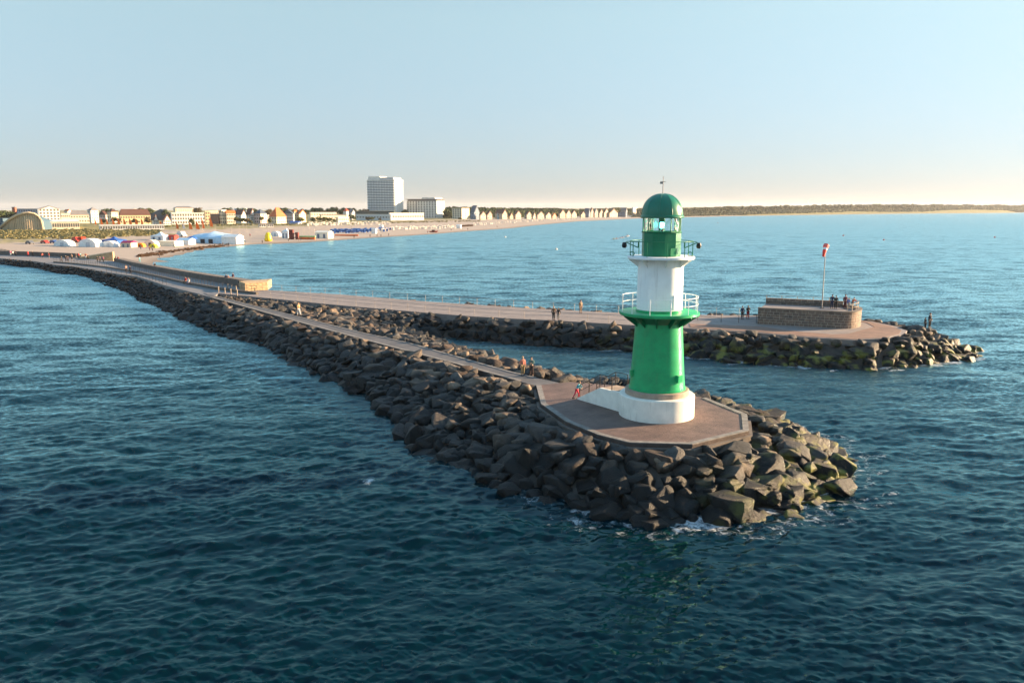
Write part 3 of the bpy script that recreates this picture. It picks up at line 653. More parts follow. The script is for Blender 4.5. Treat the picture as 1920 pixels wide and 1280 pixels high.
    MB().lathe([(.17, l0 + .66), (.19, l0 + .7), (.19, l1 - .02), (.1, l1)], 16).build('lamp_housing', M['dgreen'], ln, 40)
    # dome
    prof = [(1.20, l1 - .01), (1.44, l1 - .01), (1.47, l1 + .03), (1.47, l1 + .14), (1.40, l1 + .20)]
    hh = dtop - (l1 + .18)
    for i in range(1, 13):
        u = i / 12 * PI / 2; prof.append((max(1.40 * math.cos(u) ** .92, .04), l1 + .18 + hh * math.sin(u) ** .95))
    d = MB().lathe(prof, 20, a0=aa[0]).build('dome', M['dome'], t, 20)
    for k in range(0, 10):
        a = aa[k]; pts = [((r + .004) * math.cos(a), (r + .004) * math.sin(a), zz) for r, zz in prof[4:-1]]
        MB().tube(pts, .018, 6).build('rib', M['dome'], d, 40)
    MB().tube([(0, 0, dtop - .05), (0, 0, dtop + 1.15)], [.03, .02], 8).build('finial', M['grail'], t, 40)
    MB().box((-.1, 0, dtop + .72), (.22, .02, .16)).box((.08, 0, dtop + .78), (.22, .02, .03)).build('wind_vane', M['grail'], t)
    # lamps on outriggers at both ends of the upper gallery
    va = math.atan2(-C[0], C[1])
    for s in (-1, 1):
        ax = va * 0 + (PI if s < 0 else 0) - math.atan2(C[0], C[1]); ca, sa = math.cos(ax), math.sin(ax)
        f = lambda r, zz: (r * ca, r * sa, u0 + zz)
        o = MB().tube([f(1.55, .55), f(2.42, .93)], .035, 6).tube([f(1.55, .55), f(1.55, .95)], .035, 6).tube([f(1.55, .95), f(2.35, .97)], .03, 6).build('outrigger', M['dgreen'], t, 40)
        p = f(2.5, .70)
        MB().lathe([(.03, .22), (.12, .2), (.17, .05), (.17, -.08), (.1, -.17), (.02, -.18)], 14).build('outrigger_lamp', M['black'], o, 40).location = p
        q = f(1.95, .14); MB().tube([(q[0] + .14 * math.cos(x) * ca, q[1] + .14 * math.cos(x) * sa, q[2] + .14 * math.sin(x)) for x in np.linspace(0, 2 * PI, 14)[:-1]], .03, 6, closed=True).build('cable_reel', M['dgreen'], t, 40)
    # stair with solid white parapet on its left side
    p0 = Vector((5.0 - C[0], 59.2 - C[1])); u = (Vector((7.72 - C[0], 55.35 - C[1])) - p0); Ls = u.length; u.normalize(); nrm = Vector((-u.y, u.x))
    st = thing('stair', None, None); st.parent = t
    def quadwall(o0, o1, prof_):
        vs = []
        for o in (o0, o1):
            for s, zz in prof_: q = p0 + u * s + nrm * o; vs.append((q.x, q.y, zz))
        n_ = len(prof_); return vs, [tuple(range(n_))[::-1], tuple(range(n_, 2 * n_))] + [(i, (i + 1) % n_, n_ + (i + 1) % n_, n_ + i) for i in range(n_)]
    end = Ls + .6
    MB().add(*quadwall(0, .22, [(0, -.02), (0, .10), (2.5, 1.35), (end, 1.42), (end, -.02)])).build('parapet', M['cream'], st)
    sprof = [(.05, -.02)]
    for i in range(7): sprof += [(.05 + i * .34, .02 + .18 * (i + .4)), (.05 + (i + 1) * .34, .02 + .18 * (i + .4))]
    sprof += [(2.43, 1.33), (end + .6, 1.34), (end + .6, -.02)]
    MB().add(*quadwall(.22, 1.75, sprof)).build('steps', M['plinth'], st)
    def zs(s): return .06 + min(s, 2.5) / 2.5 * 1.3
    for o, ss in ((.11, (.12, 1.2, 2.4, 3.7)), (1.66, (.3, 1.2, 2.4, 3.7))):
        pts = []
        for s in ss:
            q = p0 + u * s + nrm * o; pts.append((q.x, q.y, zs(s) + 1.0)); MB().tube([(q.x, q.y, zs(s) - .05), (q.x, q.y, zs(s) + 1.0)], .035, 8).build('handrail_post', M['rail'], st, 40)
        MB().tube(pts, .03, 8).build('handrail', M['rail'], st, 40)
        MB().tube([(a, b, c - .45) for a, b, c in pts], .02, 8).build('handrail', M['rail'], st, 40)
    return t
lighthouse()

# ------------------------------------------------------------------ masonry walls with a wall coordinate for the stone courses
def wallcoord(o, s_of=None):
    me = o.data; a = me.attributes.new('wallcoord', 'FLOAT_VECTOR', 'CORNER'); buf = []
    for p in me.polygons:
        n = p.normal
        for li in p.loop_indices:
            v = me.vertices[me.loops[li].vertex_index].co
            if abs(n.z) > .7: buf += [v.x, v.y, 0]
            elif s_of: buf += [s_of(v.x, v.y), v.z, 0]
            else:
                tx, ty = -n.y, n.x; l = math.hypot(tx, ty) or 1; buf += [(v.x * tx + v.y * ty) / l, v.z, 0]
    a.data.foreach_set('vector', buf)
M['stone'] = masonry_mat('bastion_masonry', (.21, .135, .095), (.12, .088, .072), (.42, .36, .28))
M['sandstone'] = masonry_mat('sandstone_masonry', (.52, .36, .19), (.42, .29, .16), (.34, .26, .17), 1.0, .42)
M['wallstone'] = masonry_mat('sea_wall_masonry', (.19, .155, .125), (.14, .118, .10), (.11, .095, .085), 1.3, .5)

def bastion():
    a = Vector(P(1420, 607, ZD)); b = Vector(P(1578, 616, ZD)); d = (b - a).normalized(); n = Vector((-d.y, d.x)); W = 8.2
    cen = b + n * (W / 2); pts = [a]
    R = W / 2
    for k in range(19):
        t_ = -PI / 2 + PI * k / 18; q = cen + d * math.cos(t_) * R * .5 + n * math.sin(t_) * R; pts.append(q)
    pts.append(a + n * W)
    L = [(p.x, p.y) for p in pts]
    o = tuple(a)
    t = thing('stone_bastion', 'low curved stone bastion with a viewing deck near the tip of the second mole', 'bastion', (a.x, a.y, ZD))
    loc = [(x - a.x, y - a.y) for x, y in L]
    inn = offset(loc, .55)
    hh = [1.95] * len(loc)
    wl = MB().strip(loc, inn, -.02, hh).build('wall', M['stone'], t)
    acc = [0]
    for p, q in zip(loc, loc[1:]): acc.append(acc[-1] + math.hypot(q[0] - p[0], q[1] - p[1]))
    def s_of(x, y):
        i = min(range(len(loc)), key=lambda i: min((loc[i][0] - x) ** 2 + (loc[i][1] - y) ** 2, (inn[i][0] - x) ** 2 + (inn[i][1] - y) ** 2)); return acc[i]
    wallcoord(wl, s_of)
    MB().strip(offset(loc, -.06), offset(loc, .62), 1.95, [2.07] * len(loc)).build('coping', M['conc'], t)
    MB().prism([(p[0], p[1]) for p in offset(loc, .5)], .3, 1.75).build('viewing_deck', M['deck'], t)
    nv = n
    bk = MB().strip([tuple(nv * (W - .5)), tuple(d * 9.6 + nv * (W - .5))], [tuple(nv * (W + .06)), tuple(d * 9.6 + nv * (W + .06))], -.02, 2.5).build('rear_parapet', M['stone'], t); wallcoord(bk)
    rl2 = offset(loc, .4)[3:] ; pts3 = [(x, y, 2.9) for x, y in resample(rl2, 1.0)]
    r = MB().tube(pts3, .03, 6).build('railing', M['wood'], t, 40)
    pts_low = [(x, y, 2.45) for x, y, _ in pts3]; MB().tube(pts_low, .02, 6).build('middle_rail', M['wood'], r, 40)
    for i, p in enumerate(pts3[::2]): MB().tube([(p[0], p[1], 1.7), p], .07 if i == 1 else .035, 6).build('rail_post', M['wood'], r, 40)
    return a, d, n, W
BA, BD, BN, BW = bastion()

def windsock():
    x, y = P(1541, 577, ZD + 1.8); zb = ZD + 1.75; zt = ZY(462, y)
    t = thing('windsock', 'red and white windsock on a tall pole above the stone bastion', 'windsock', (x, y, zb))
    MB().tube([(0, 0, 0), (0, 0, zt - zb)], [.07, .045], 10).build('pole', M['grail'], t, 40)
    MB().box((0, 0, .04), (.4, .4, .08)).build('foot', M['conc'], t)
    wl, wr = cm('windsock_white', (.8, .78, .74)), cm('windsock_red', (.75, .05, .03))
    z1 = zt - zb; d0 = Vector((-.42, -.62, -.55)).normalized(); p = Vector((.05, .0, z1 + .1)); rs = [.36, .33, .29, .25, .21, .17, .14]
    MB().tube([p + d0 * 0, p + d0 * .03], .37, 18, cap=False).build('hoop', M['grail'], t, 40)
    dirs = [d0.lerp(Vector((-.25, -.3, -1)), k / 6).normalized() for k in range(7)]
    q = p.copy()
    for k in range(6):
        q2 = q + dirs[k] * .29; MB().tube([q, q2], [rs[k], rs[k + 1]], 18, cap=False).build('sock_band', wl if k == 2 else wr, t, 40); q = q2
windsock()

# ------------------------------------------------------------------ sea wall along the promenade
def sea_wall(front, width, z1, label, endw=None):
    z1 = z1 if isinstance(z1, list) else [z1] * len(front)
    o = front[0]; t = thing('sea_wall', label, 'wall', (o[0], o[1], ZD))
    A = [(x - o[0], y - o[1]) for x, y in front]; B = offset(A, width)
    h = [q - ZD for q in z1]
    wl = MB().strip(A, B, -1.5, h).build('wall', M['wallstone'], t); wallcoord(wl)
    MB().strip(offset(A, -.06), offset(A, .45), -1.0, [q + .12 for q in h]).build('coping', M['conc'], t)
    return t
f2 = resample(smooth_line(wallF[5:8] + [(-54.5, 153.2), (-48.6, 145.3)], 1), 3)
sw = sea_wall(f2, 2.4, [float(np.interp(x, [-105, -85, -60, -48], [2.75, 3.1, 3.5, 3.75])) for x, y in f2], 'long curved dark stone sea wall beside the promenade ending in a sandstone block')

f1 = resample(wallF[:4] + [PP(150, 483.6)[:2]], 3)
sea_wall(f1, 2.4, 2.9, 'far stretch of dark sea wall at the left behind the crowd')
def end_block(corners, h, label, slope=None):
    o = corners[0]; t = thing('wall_end_block', label, 'wall', (o[0], o[1], ZD)); Lc = [(x - o[0], y - o[1]) for x, y in corners]
    if slope is None: b = MB().prism(Lc, -.02, h).build('block', M['sandstone'], t)
    else:
        n = len(Lc); vs = [(x, y, -1.2) for x, y in Lc] + [(x, y, s) for (x, y), s in zip(Lc, slope)]
        b = MB().add(vs, [tuple(range(n))[::-1], tuple(range(n, 2 * n))] + [(i, (i + 1) % n, n + (i + 1) % n, n + i) for i in range(n)]).build('block', M['sandstone'], t)
    wallcoord(b)
    return t
e0, e1 = P(460, 546, ZD), P(502, 543.5, ZD)
end_block([e0, e1, (e1[0] - 1.2, e1[1] + 6.5), (e0[0] - 2.4, e0[1] + 4.0)], 1.42, 'sunlit sandstone block ending the long promenade sea wall')
e0, e1 = PP(150, 485)[:2], PP(212, 486)[:2]
end_block([e0, e1, (e1[0] - 2, e1[1] + 5), (e0[0] - 3, e0[1] + 5)], 2, 'sunlit sloping sandstone block by the beach steps', [-.5, 1.5, 1.5, -.5])

# ------------------------------------------------------------------ railings
def railing(line, label, step, h=1.05, mt=None, z=ZD, r=.028, rails=(1.0, .5), group=None):
    if len(line[0]) > 2:
        xs_, zs_ = [p[0] for p in line], [p[2] for p in line]
        L = [(x, y, float(np.interp(x, xs_, zs_)) - z) for x, y in resample([p[:2] for p in line], step)]
    else: L = [(x, y, 0) for x, y in resample(line, step)]
    o = L[0]; t = thing('railing', label, 'railing', (o[0], o[1], z), group=group); mt = mt or M['grail']
    for k in rails: MB().tube([(x - o[0], y - o[1], h * k + dz) for x, y, dz in L], r * (1 if k == 1 else .75), 6).build('rail', mt, t, 40)
    pm = MB().tube([(0, 0, -.03), (0, 0, h)], r * 1.15, 6).mesh('post', mt, 40)
    for x, y, dz in L[:100]:
        p = link('post', pm, t); p.location = (x - o[0], y - o[1], dz)
    return t
railing([(x, y) for x, y in offset(bN[2:12], .35)], 'thin metal railing along the near edge of the second mole deck', 3.4)
railing(offset(bF, -.3), 'thin metal railing along the far edge of the second mole', 3.4)
railing([(*q, p[2] + .38) for p, q in zip(step3, offset(stepL, .25))], 'long dark railing with close posts between the two promenade levels', 1.6, 1.0, M['rail'])
railing([PP(*p) for p in ((200, 510.5), (257, 517), (280, 524), (312, 534))], 'short railing at the sea edge of the promenade', 3.2, 1.1, M['rail'])
railing([P(*p, ZD) for p in ((1308, 600), (1352, 604), (1418, 606))], 'dark railing left of the stone bastion', 2.2, 1.1, M['rail'])
# row of short posts where the two moles part
bm_ = MB().tube([(0, 0, -.03), (0, 0, 1.0)], .09, 8).mesh('bollard', M['wood'], 40)
for p in ((410, 548), (422, 550), (433, 552), (445, 554), (428, 543), (435, 546), (443, 547)):
    o = link('bollard', bm_); o.location = (*P(*p, ZD), ZD); tag(o, 'short pale wooden post where the two moles part', 'bollard', 'posts at the fork of the moles')

# ------------------------------------------------------------------ land: beach, dunes, town ground, far coast
shore = [(-66, 181), (-92, 214), (-108, 240)] + [P(*p, 0) for p in ((300, 487), (330, 480), (380, 467), (430, 462), (500, 457), (600, 453), (700, 446), (800, 440), (880, 433.5), (925, 430.5), (960, 428), (1000, 423), (1080, 415.5), (1200, 409.5), (1400, 405), (1600, 402), (1760, 400.3), (1900, 399.3))] + [(3600, 5300), (5600, 6500), (9000, 9000)]
landpoly = shore + [(9000, 14000), (-9000, 14000), (-9000, 500), (-600, 640), (-340, 420), (-250, 365), (-190, 300), (-120, 235)]
def land_z(X, Y):
    X = np.atleast_1d(np.asarray(X, float)); Y = np.atleast_1d(np.asarray(Y, float))
    d = dist(X, Y, shore, False); s = np.where(inside(X, Y, landpoly), d, -d)
    z = np.interp(s, [-60, 0, 5, 30, 75, 120, 150, 260], [-3, -.02, .35, 1.0, 1.7, 3.0, 4.0, 4.2])
    far = np.clip((Y - 1700) / 1500, 0, 1) * np.clip((X - 150) / 500, 0, 1)
    z = z + far * np.interp(s, [0, 40, 70, 300], [0, 0, 10, 16]) * (1 + .25 * np.sin(X / 330) + .2 * np.sin(X / 140 + 1))
    return z, s
def G(px, py, z0=2.0):
    z = z0
    for _ in range(8):
        x, y = P(px, py, z); z = .5 * z + .5 * float(land_z(x, y)[0][0])
    x, y = P(px, py, z); return x, y, float(land_z(x, y)[0][0])
def make_land():
    az = np.radians(np.concatenate([np.linspace(-64, -34, 60), np.linspace(-33.8, 36, 420), np.linspace(36.5, 60, 30)])); R = np.geomspace(170, 14000, 300)
    RR, AA = np.meshgrid(R, az, indexing='ij'); X = RR * np.sin(AA); Y = RR * np.cos(AA); Z, s = land_z(X.ravel(), Y.ravel()); Z = Z.reshape(X.shape); s = s.reshape(X.shape)
    Z = Z + np.where(s > 90, NR.uniform(-.15, .15, Z.shape), 0)
    keep = s > -40; idx = np.arange(X.size).reshape(X.shape)
    ok = keep[:-1, :-1] & keep[1:, :-1] & keep[1:, 1:] & keep[:-1, 1:]
    f = np.stack([idx[:-1, :-1][ok], idx[:-1, 1:][ok], idx[1:, 1:][ok], idx[1:, :-1][ok]], -1)
    v = np.stack([X, Y, Z], -1).reshape(-1, 3); me = np_mesh('beach', v, f, M['sand'], True)
    g = np.interp(s, [0, 100, 132, 200], [0, 0, .52, .66])
    g = np.where((Y < 470) & (X < -130), np.interp(s, [0, 62, 90, 120], [0, 0, .5, .6]), g)
    g = np.where((Y > 2000) & (X > 300), np.interp(s, [0, 8, 26], [0, .05, .66]), g)
    a = me.attributes.new('grass', 'FLOAT', 'POINT'); a.data.foreach_set('value', g.astype(np.float32).ravel())
    return me
struct(link('beach', make_land()), 'sandy beach with grassy dunes curving round the bay')

# ------------------------------------------------------------------ buildings
WM = MB().box((0, 0, 0), (1, 1, 1)).mesh('window', cm('window_glass', (.12, .115, .11), rough=.25, var=.05))
WD = MB().box((0, 0, 0), (1, 1, 1)).mesh('window', cm('window_dark', (.03, .03, .035), rough=.3))
def solve_t(K, u, px):
    kx = (px - 960) / F; zc = (H - K[2]) * ST; den = u[0] - kx * u[1] * CT
    return (kx * (K[1] * CT + zc) - K[0]) / den
def building(label, x0, xm, x1, yt, yb, wall, roof=None, wr=(3, 3), wl=(2, 3), az=116, name='house', cat='house', depth=None, winmat=None, wsize=(1.2, 1.5), group=None, base=None, rcol=None, rh=None):
    K = G(xm, yb) if base is None else (*P(xm, yb, base), base)
    ur = Vector((math.sin(math.radians(az - 90)), math.cos(math.radians(az - 90)))); ul = Vector((math.sin(math.radians(az - 180)), math.cos(math.radians(az - 180))))   # from the corner along the right / the left face
    a = solve_t(K, ur, x1) if x1 > xm + .3 else (depth or 12); b = solve_t(K, ul, x0) if xm > x0 + .3 else (depth or 12)
    a = min(max(a, 2), 95); b = min(max(b, 2), 95)
    h = ZY(yt, K[1]) - K[2]; h = max(h, 2)
    t = thing(name, label, cat, (K[0], K[1], K[2] - .4), group=group)
    def q(i, j, z): p = ur * i + ul * j; return (p.x, p.y, z + .4)
    def blk(i0, i1, j0, j1, z0, z1, mb): return mb.add([q(i, j, z) for z in (z0, z1) for i, j in ((i0, j0), (i1, j0), (i1, j1), (i0, j1))], [(0, 1, 2, 3), (4, 7, 6, 5), (0, 4, 5, 1), (1, 5, 6, 2), (2, 6, 7, 3), (3, 7, 4, 0)])
    blk(0, a, 0, b, -.4, h, MB()).build('wall', wall, t)
    rm = rcol
    if roof == 'flat': blk(-.3, a + .3, -.3, b + .3, h, h + (rh or .5), MB()).build('roof', rm, t)
    elif roof in ('hip', 'gable', 'gable_left', 'pyramid'):
        o = .4; r = rh or 3.5; m = min(a, b) / 2
        A = [q(-o, -o, h), q(a + o, -o, h), q(a + o, b + o, h), q(-o, b + o, h)]
        if roof == 'pyramid': V = A + [q(a / 2, b / 2, h + r)]; Fc = [(0, 1, 4), (1, 2, 4), (2, 3, 4), (3, 0, 4), (0, 3, 2, 1)]
        elif roof == 'gable': V = A + [q(a / 2, -o, h + r), q(a / 2, b + o, h + r)]; Fc = [(0, 1, 4), (2, 3, 5), (1, 2, 5, 4), (3, 0, 4, 5), (0, 3, 2, 1)]
        elif roof == 'gable_left': V = A + [q(-o, b / 2, h + r), q(a + o, b / 2, h + r)]; Fc = [(3, 0, 4), (1, 2, 5), (0, 1, 5, 4), (2, 3, 4, 5), (0, 3, 2, 1)]
        else:
            i = min(a / 2, m); 
            if a > b: V = A + [q(m, b / 2, h + r), q(a - m, b / 2, h + r)]; Fc = [(0, 1, 5, 4), (1, 2, 5), (2, 3, 4, 5), (3, 0, 4), (0, 3, 2, 1)]
            else: V = A + [q(a / 2, m, h + r), q(a / 2, b - m, h + r)]; Fc = [(0, 1, 4), (1, 2, 5, 4), (2, 3, 5), (3, 0, 4, 5), (0, 3, 2, 1)]
        MB().add(V, Fc).build('roof', rm, t)
        if roof == 'gable':                                # wall colour inside the gable
            MB().add([q(a * .13, -o - .06, h - .05), q(a * .87, -o - .06, h - .05), q(a / 2, -o - .06, h + r * .70), q(a * .13, -.05, h - .05), q(a * .87, -.05, h - .05), q(a / 2, -.05, h + r * .70)], [(0, 1, 2), (3, 5, 4), (0, 3, 4, 1), (1, 4, 5, 2), (2, 5, 3, 0)]).build('gable', wall, t)
    def windows(nc, nf, L, right):
        if nc < 1 or nf < 1: return
        sx, sz = min(wsize[0], L / nc * .6), min(wsize[1], h / nf * .62)
        for f_ in range(nf):
            for c in range(nc):
                i = L * (c + .5) / nc; zz = h * (f_ + .55) / nf
                w_ = link('window', WM if winmat is None else winmat, t); p = q(i, 0, zz) if right else q(0, i, zz)
                w_.location = p; w_.scale = (sx, .16, sz); d = ur if right else ul; w_.rotation_euler = (0, 0, math.atan2(d.y, d.x))
    if x1 > xm + .3: windows(wr[0], wr[1], a, True)
    if xm > x0 + .3: windows(wl[0], wl[1], b, False)
    return t, K, ur, ul, a, b, h, q, blk

cw, cc, cy_, cp, cg, cv = cm('white_render', (.62, .60, .56), scale=.3), cm('cream_render', (.68, .58, .43), scale=.3), cm('yellow_render', (.62, .46, .26), scale=.3), cm('pink_render', (.60, .46, .42), scale=.3), cm('grey_render', (.45, .45, .46), scale=.3), cm('villa_white', (.36, .30, .235), scale=.3)
rr, ro, rg, rb, rw = cm('dark_red_tiles', (.085, .036, .027), scale=.5), cm('orange_tiles', (.50, .13, .035), scale=.5), cm('grey_roofing', (.16, .155, .16), scale=.5), cm('blue_grey_slate', (.06, .085, .12), scale=.5), cm('white_roofing', (.66, .64, .6), scale=.5)
brick = cm('red_brick', (.26, .08, .05), scale=.5); dbr = cm('dark_brick', (.14, .085, .07), scale=.5)

B = building
# hotel tower: balcony bands on the broad face, zigzag balconies on the lit face
def hotel_tower():
    t, K, ur, ul, a, b, h, q, blk = B('white high-rise hotel tower with rows of blue-shaded balconies above the beach', 690, 741, 756.5, 337, 409, cw, None, (0, 0), (0, 0), name='hotel_tower', cat='hotel', az=112)
    nf = 18; z0 = h * .20; fh = (h - z0 - 1.5) / nf; bal = cm('balcony_white', (.8, .82, .84), scale=.4); dk = cm('recess_dark', (.07, .12, .17), rough=.3)
    for f_ in range(nf):
        z = z0 + f_ * fh
        blk(-1.4, -.02, .8, b - .3, z, z + fh * .40, MB()).build('balcony', bal, t)
        w_ = blk(-.14, .02, .9, b - .4, z + fh * .42, z + fh * .92, MB()).build('window_band', dk, t)
    for c in range(1, 10): blk(-.9, -.1, .8 + (b - 1.1) * c / 10 - .09, .8 + (b - 1.1) * c / 10 + .09, z0, h - 1.6, MB()).build('fin', cm('fin_grey', (.25, .29, .33)), t)
    for f_ in range(nf):
        z = z0 + f_ * fh
        for s in (.12, .92): blk(a * s - 1.1, a * s + 1.1, -1.0, -.02, z, z + fh * .45, MB()).build('balcony', bal, t)
    blk(1, a - 1, 2, b * .55, h, h + 3.4, MB()).build('penthouse', cg, t); blk(2, a - 2, b * .55, b - 1, h, h + 5.0, MB()).build('plant_room', cw, t)
    blk(-.6, a + .6, -.6, b + .6, h - 1.6, h + .35, MB()).build('parapet', cw, t)
hotel_tower()
B('dark glass and slate hotel podium left of the white tower', 664, 739, 741, 396.5, 411, cm('dark_green_cladding', (.012, .045, .05), rough=.3), 'flat', (0, 0), (9, 1), name='hotel_podium', cat='building', rcol=rg, az=112, wsize=(5, 1.2))
B('low white seafront wing in front of the dark hotel podium', 668, 733, 735, 402.5, 413.5, cm('blue_white_render', (.5, .54, .56)), 'flat', (0, 0), (12, 1), name='hotel_wing', cat='building', rcol=rw, az=112, wsize=(3.2, 1.4))
B('bright white low seafront pavilion right of the hotel tower', 729, 731, 795, 400, 413.5, cw, 'flat', (14, 1), (0, 0), name='hotel_pavilion', cat='building', rcol=rw, az=140, wsize=(2, 1.8))
def hotel_two():
    t, K, ur, ul, a, b, h, q, blk = B('pale seven-storey hotel with a flat overhanging roof right of the tower', 763, 819, 834, 377, 409, cw, None, (0, 0), (11, 7), name='seafront_hotel', cat='hotel', az=112, wsize=(1.5, 4.2))
    blk(-1.2, a + 1.2, -1.2, b + 1.2, h + 2.2, h + 3.0, MB()).build('roof', rg, t); blk(1, a - 1, 1, b - 1, h, h + 2.2, MB()).build('attic', rg, t); blk(1, a - 2, 3, b * .5, h + 3, h + 5, MB()).build('plant_room', cw, t)
    blk(-.12, .02, b * .66, b * .68, .5, h, MB()).build('joint', rg, t)
hotel_two()
B('cream flat-roofed apartment block alone right of the hotels', 848, 866, 880, 391, 410.5, cc, 'flat', (3, 5), (4, 5), name='apartment_block', cat='apartment block', rcol=cc, az=118, wsize=(2, 1.8))
def hall():
    x0, y0, z0 = G(47, 431); gl = cm('hall_glass', (.40, .35, .25), rough=.15, var=.3, scale=.4); fr = cm('hall_frame', (.55, .42, .27))
    t = thing('glass_hall', 'glass hall under a sweeping curved dark roof at the far left of the beach', 'hall', (x0, y0, z0))
    dp = lambda px: WX(px, y0, z0) - x0
    zt = lambda py: ZY(py, y0) - z0
    edge = [(6, 426), (20, 418.5), (34, 410.5), (48, 403.5), (60, 399.5), (68, 398.5), (76, 400.5), (82, 406), (85, 414), (86.5, 432)]
    pf = [(dp(x), zt(y)) for x, y in edge]; n = len(pf)
    ang = lambda x: -7 * math.cos(x / (dp(86) + .1) * 1.3)
    vs = []; 
    for dy in (0, .4): vs += [(x, dy + ang(x), max(z - .5, .1)) for x, z in pf]
    vs += [(x, ang(x), 0) for x, z in pf] + [(x, .4 + ang(x), 0) for x, z in pf]
    fs = []
    for i in range(n - 1): fs += [(2 * n + i, 2 * n + i + 1, i + 1, i), (3 * n + i + 1, 3 * n + i, n + i, n + i + 1)]
    w_ = MB().add(vs, fs).build('glazing', gl, t)
    for k in range(1, 24):
        x = pf[0][0] + (pf[-1][0] - pf[0][0]) * k / 24; zt_ = float(np.interp(x, [p[0] for p in pf], [p[1] for p in pf])); MB().box((x, ang(x) - .1, zt_ / 2), (.4, .3, zt_)).build('mullion', fr, w_)
    for zz in (4.5, 8.5):
        for k in range(24):
            xa = pf[0][0] + (pf[-1][0] - pf[0][0]) * k / 24; xb = pf[0][0] + (pf[-1][0] - pf[0][0]) * (k + 1) / 24; lim = float(np.interp((xa + xb) / 2, [p[0] for p in pf], [p[1] for p in pf]))
            if lim > zz + 1: MB().add([(xa, ang(xa) - .15, zz), (xb, ang(xb) - .15, zz), (xb, ang(xb) - .15, zz + .35), (xa, ang(xa) - .15, zz + .35)], [(0, 1, 2, 3)]).build('transom', fr, w_)
    A = [(x, ang(x) - 1.0, z) for x, z in pf]; Bk = [(x - 9, 34, max(z * .38, 2.0)) for x, z in pf]
    m = MB(); m.add(A + Bk + [(x, y, z - .6) for x, y, z in A + Bk], [(i, i + 1, n + i + 1, n + i) for i in range(n - 1)] + [(2 * n + i + 1, 2 * n + i, 3 * n + i, 3 * n + i + 1) for i in range(n - 1)] + [(i, 2 * n + i, 2 * n + i + 1, i + 1) for i in range(n - 1)] + [(n + i + 1, 3 * n + i + 1, 3 * n + i, n + i) for i in range(n - 1)])
    m.build('roof', cm('hall_roof', (.05, .10, .14), rough=.6), t, 30)
    MB().tube(A, .7, 6).build('roof_edge', fr, t)
    MB().box((dp(-8), 10, 3.5), (dp(8) - dp(-26), 22, 7)).build('side_wing', cm('hall_roof', (.05, .10, .14)), t)
hall()
B('big white hotel with a shallow gable behind the glass hall', 74, 75, 114, 391.5, 420, cw, 'gable', (6, 5), (0, 0), name='white_hotel', cat='hotel', rcol=rg, az=135, rh=2.6, wsize=(1.6, 1.6))
t_, K_, *_r = B('blue-shaded hotel wing with a brick end left of the big white hotel', 32, 73, 74, 392.5, 419, cm('blue_shaded_render', (.34, .38, .44)), 'flat', (0, 0), (9, 4), name='hotel_wing', cat='building', rcol=rb, az=112)  # blue shade on this front is put into the wall colour
x_, y_, z_ = G(29.5, 419); tc = thing('brick_tower', 'slim red brick tower left of the blue-shaded hotel wing', 'tower', (x_, y_, z_)); hb = ZY(389, y_) - z_
MB().box((0, 0, hb / 2), (2.6, 2.6, hb)).build('shaft', brick, tc); MB().box((0, 0, hb + .2), (3, 3, .4)).build('cap', dbr, tc)
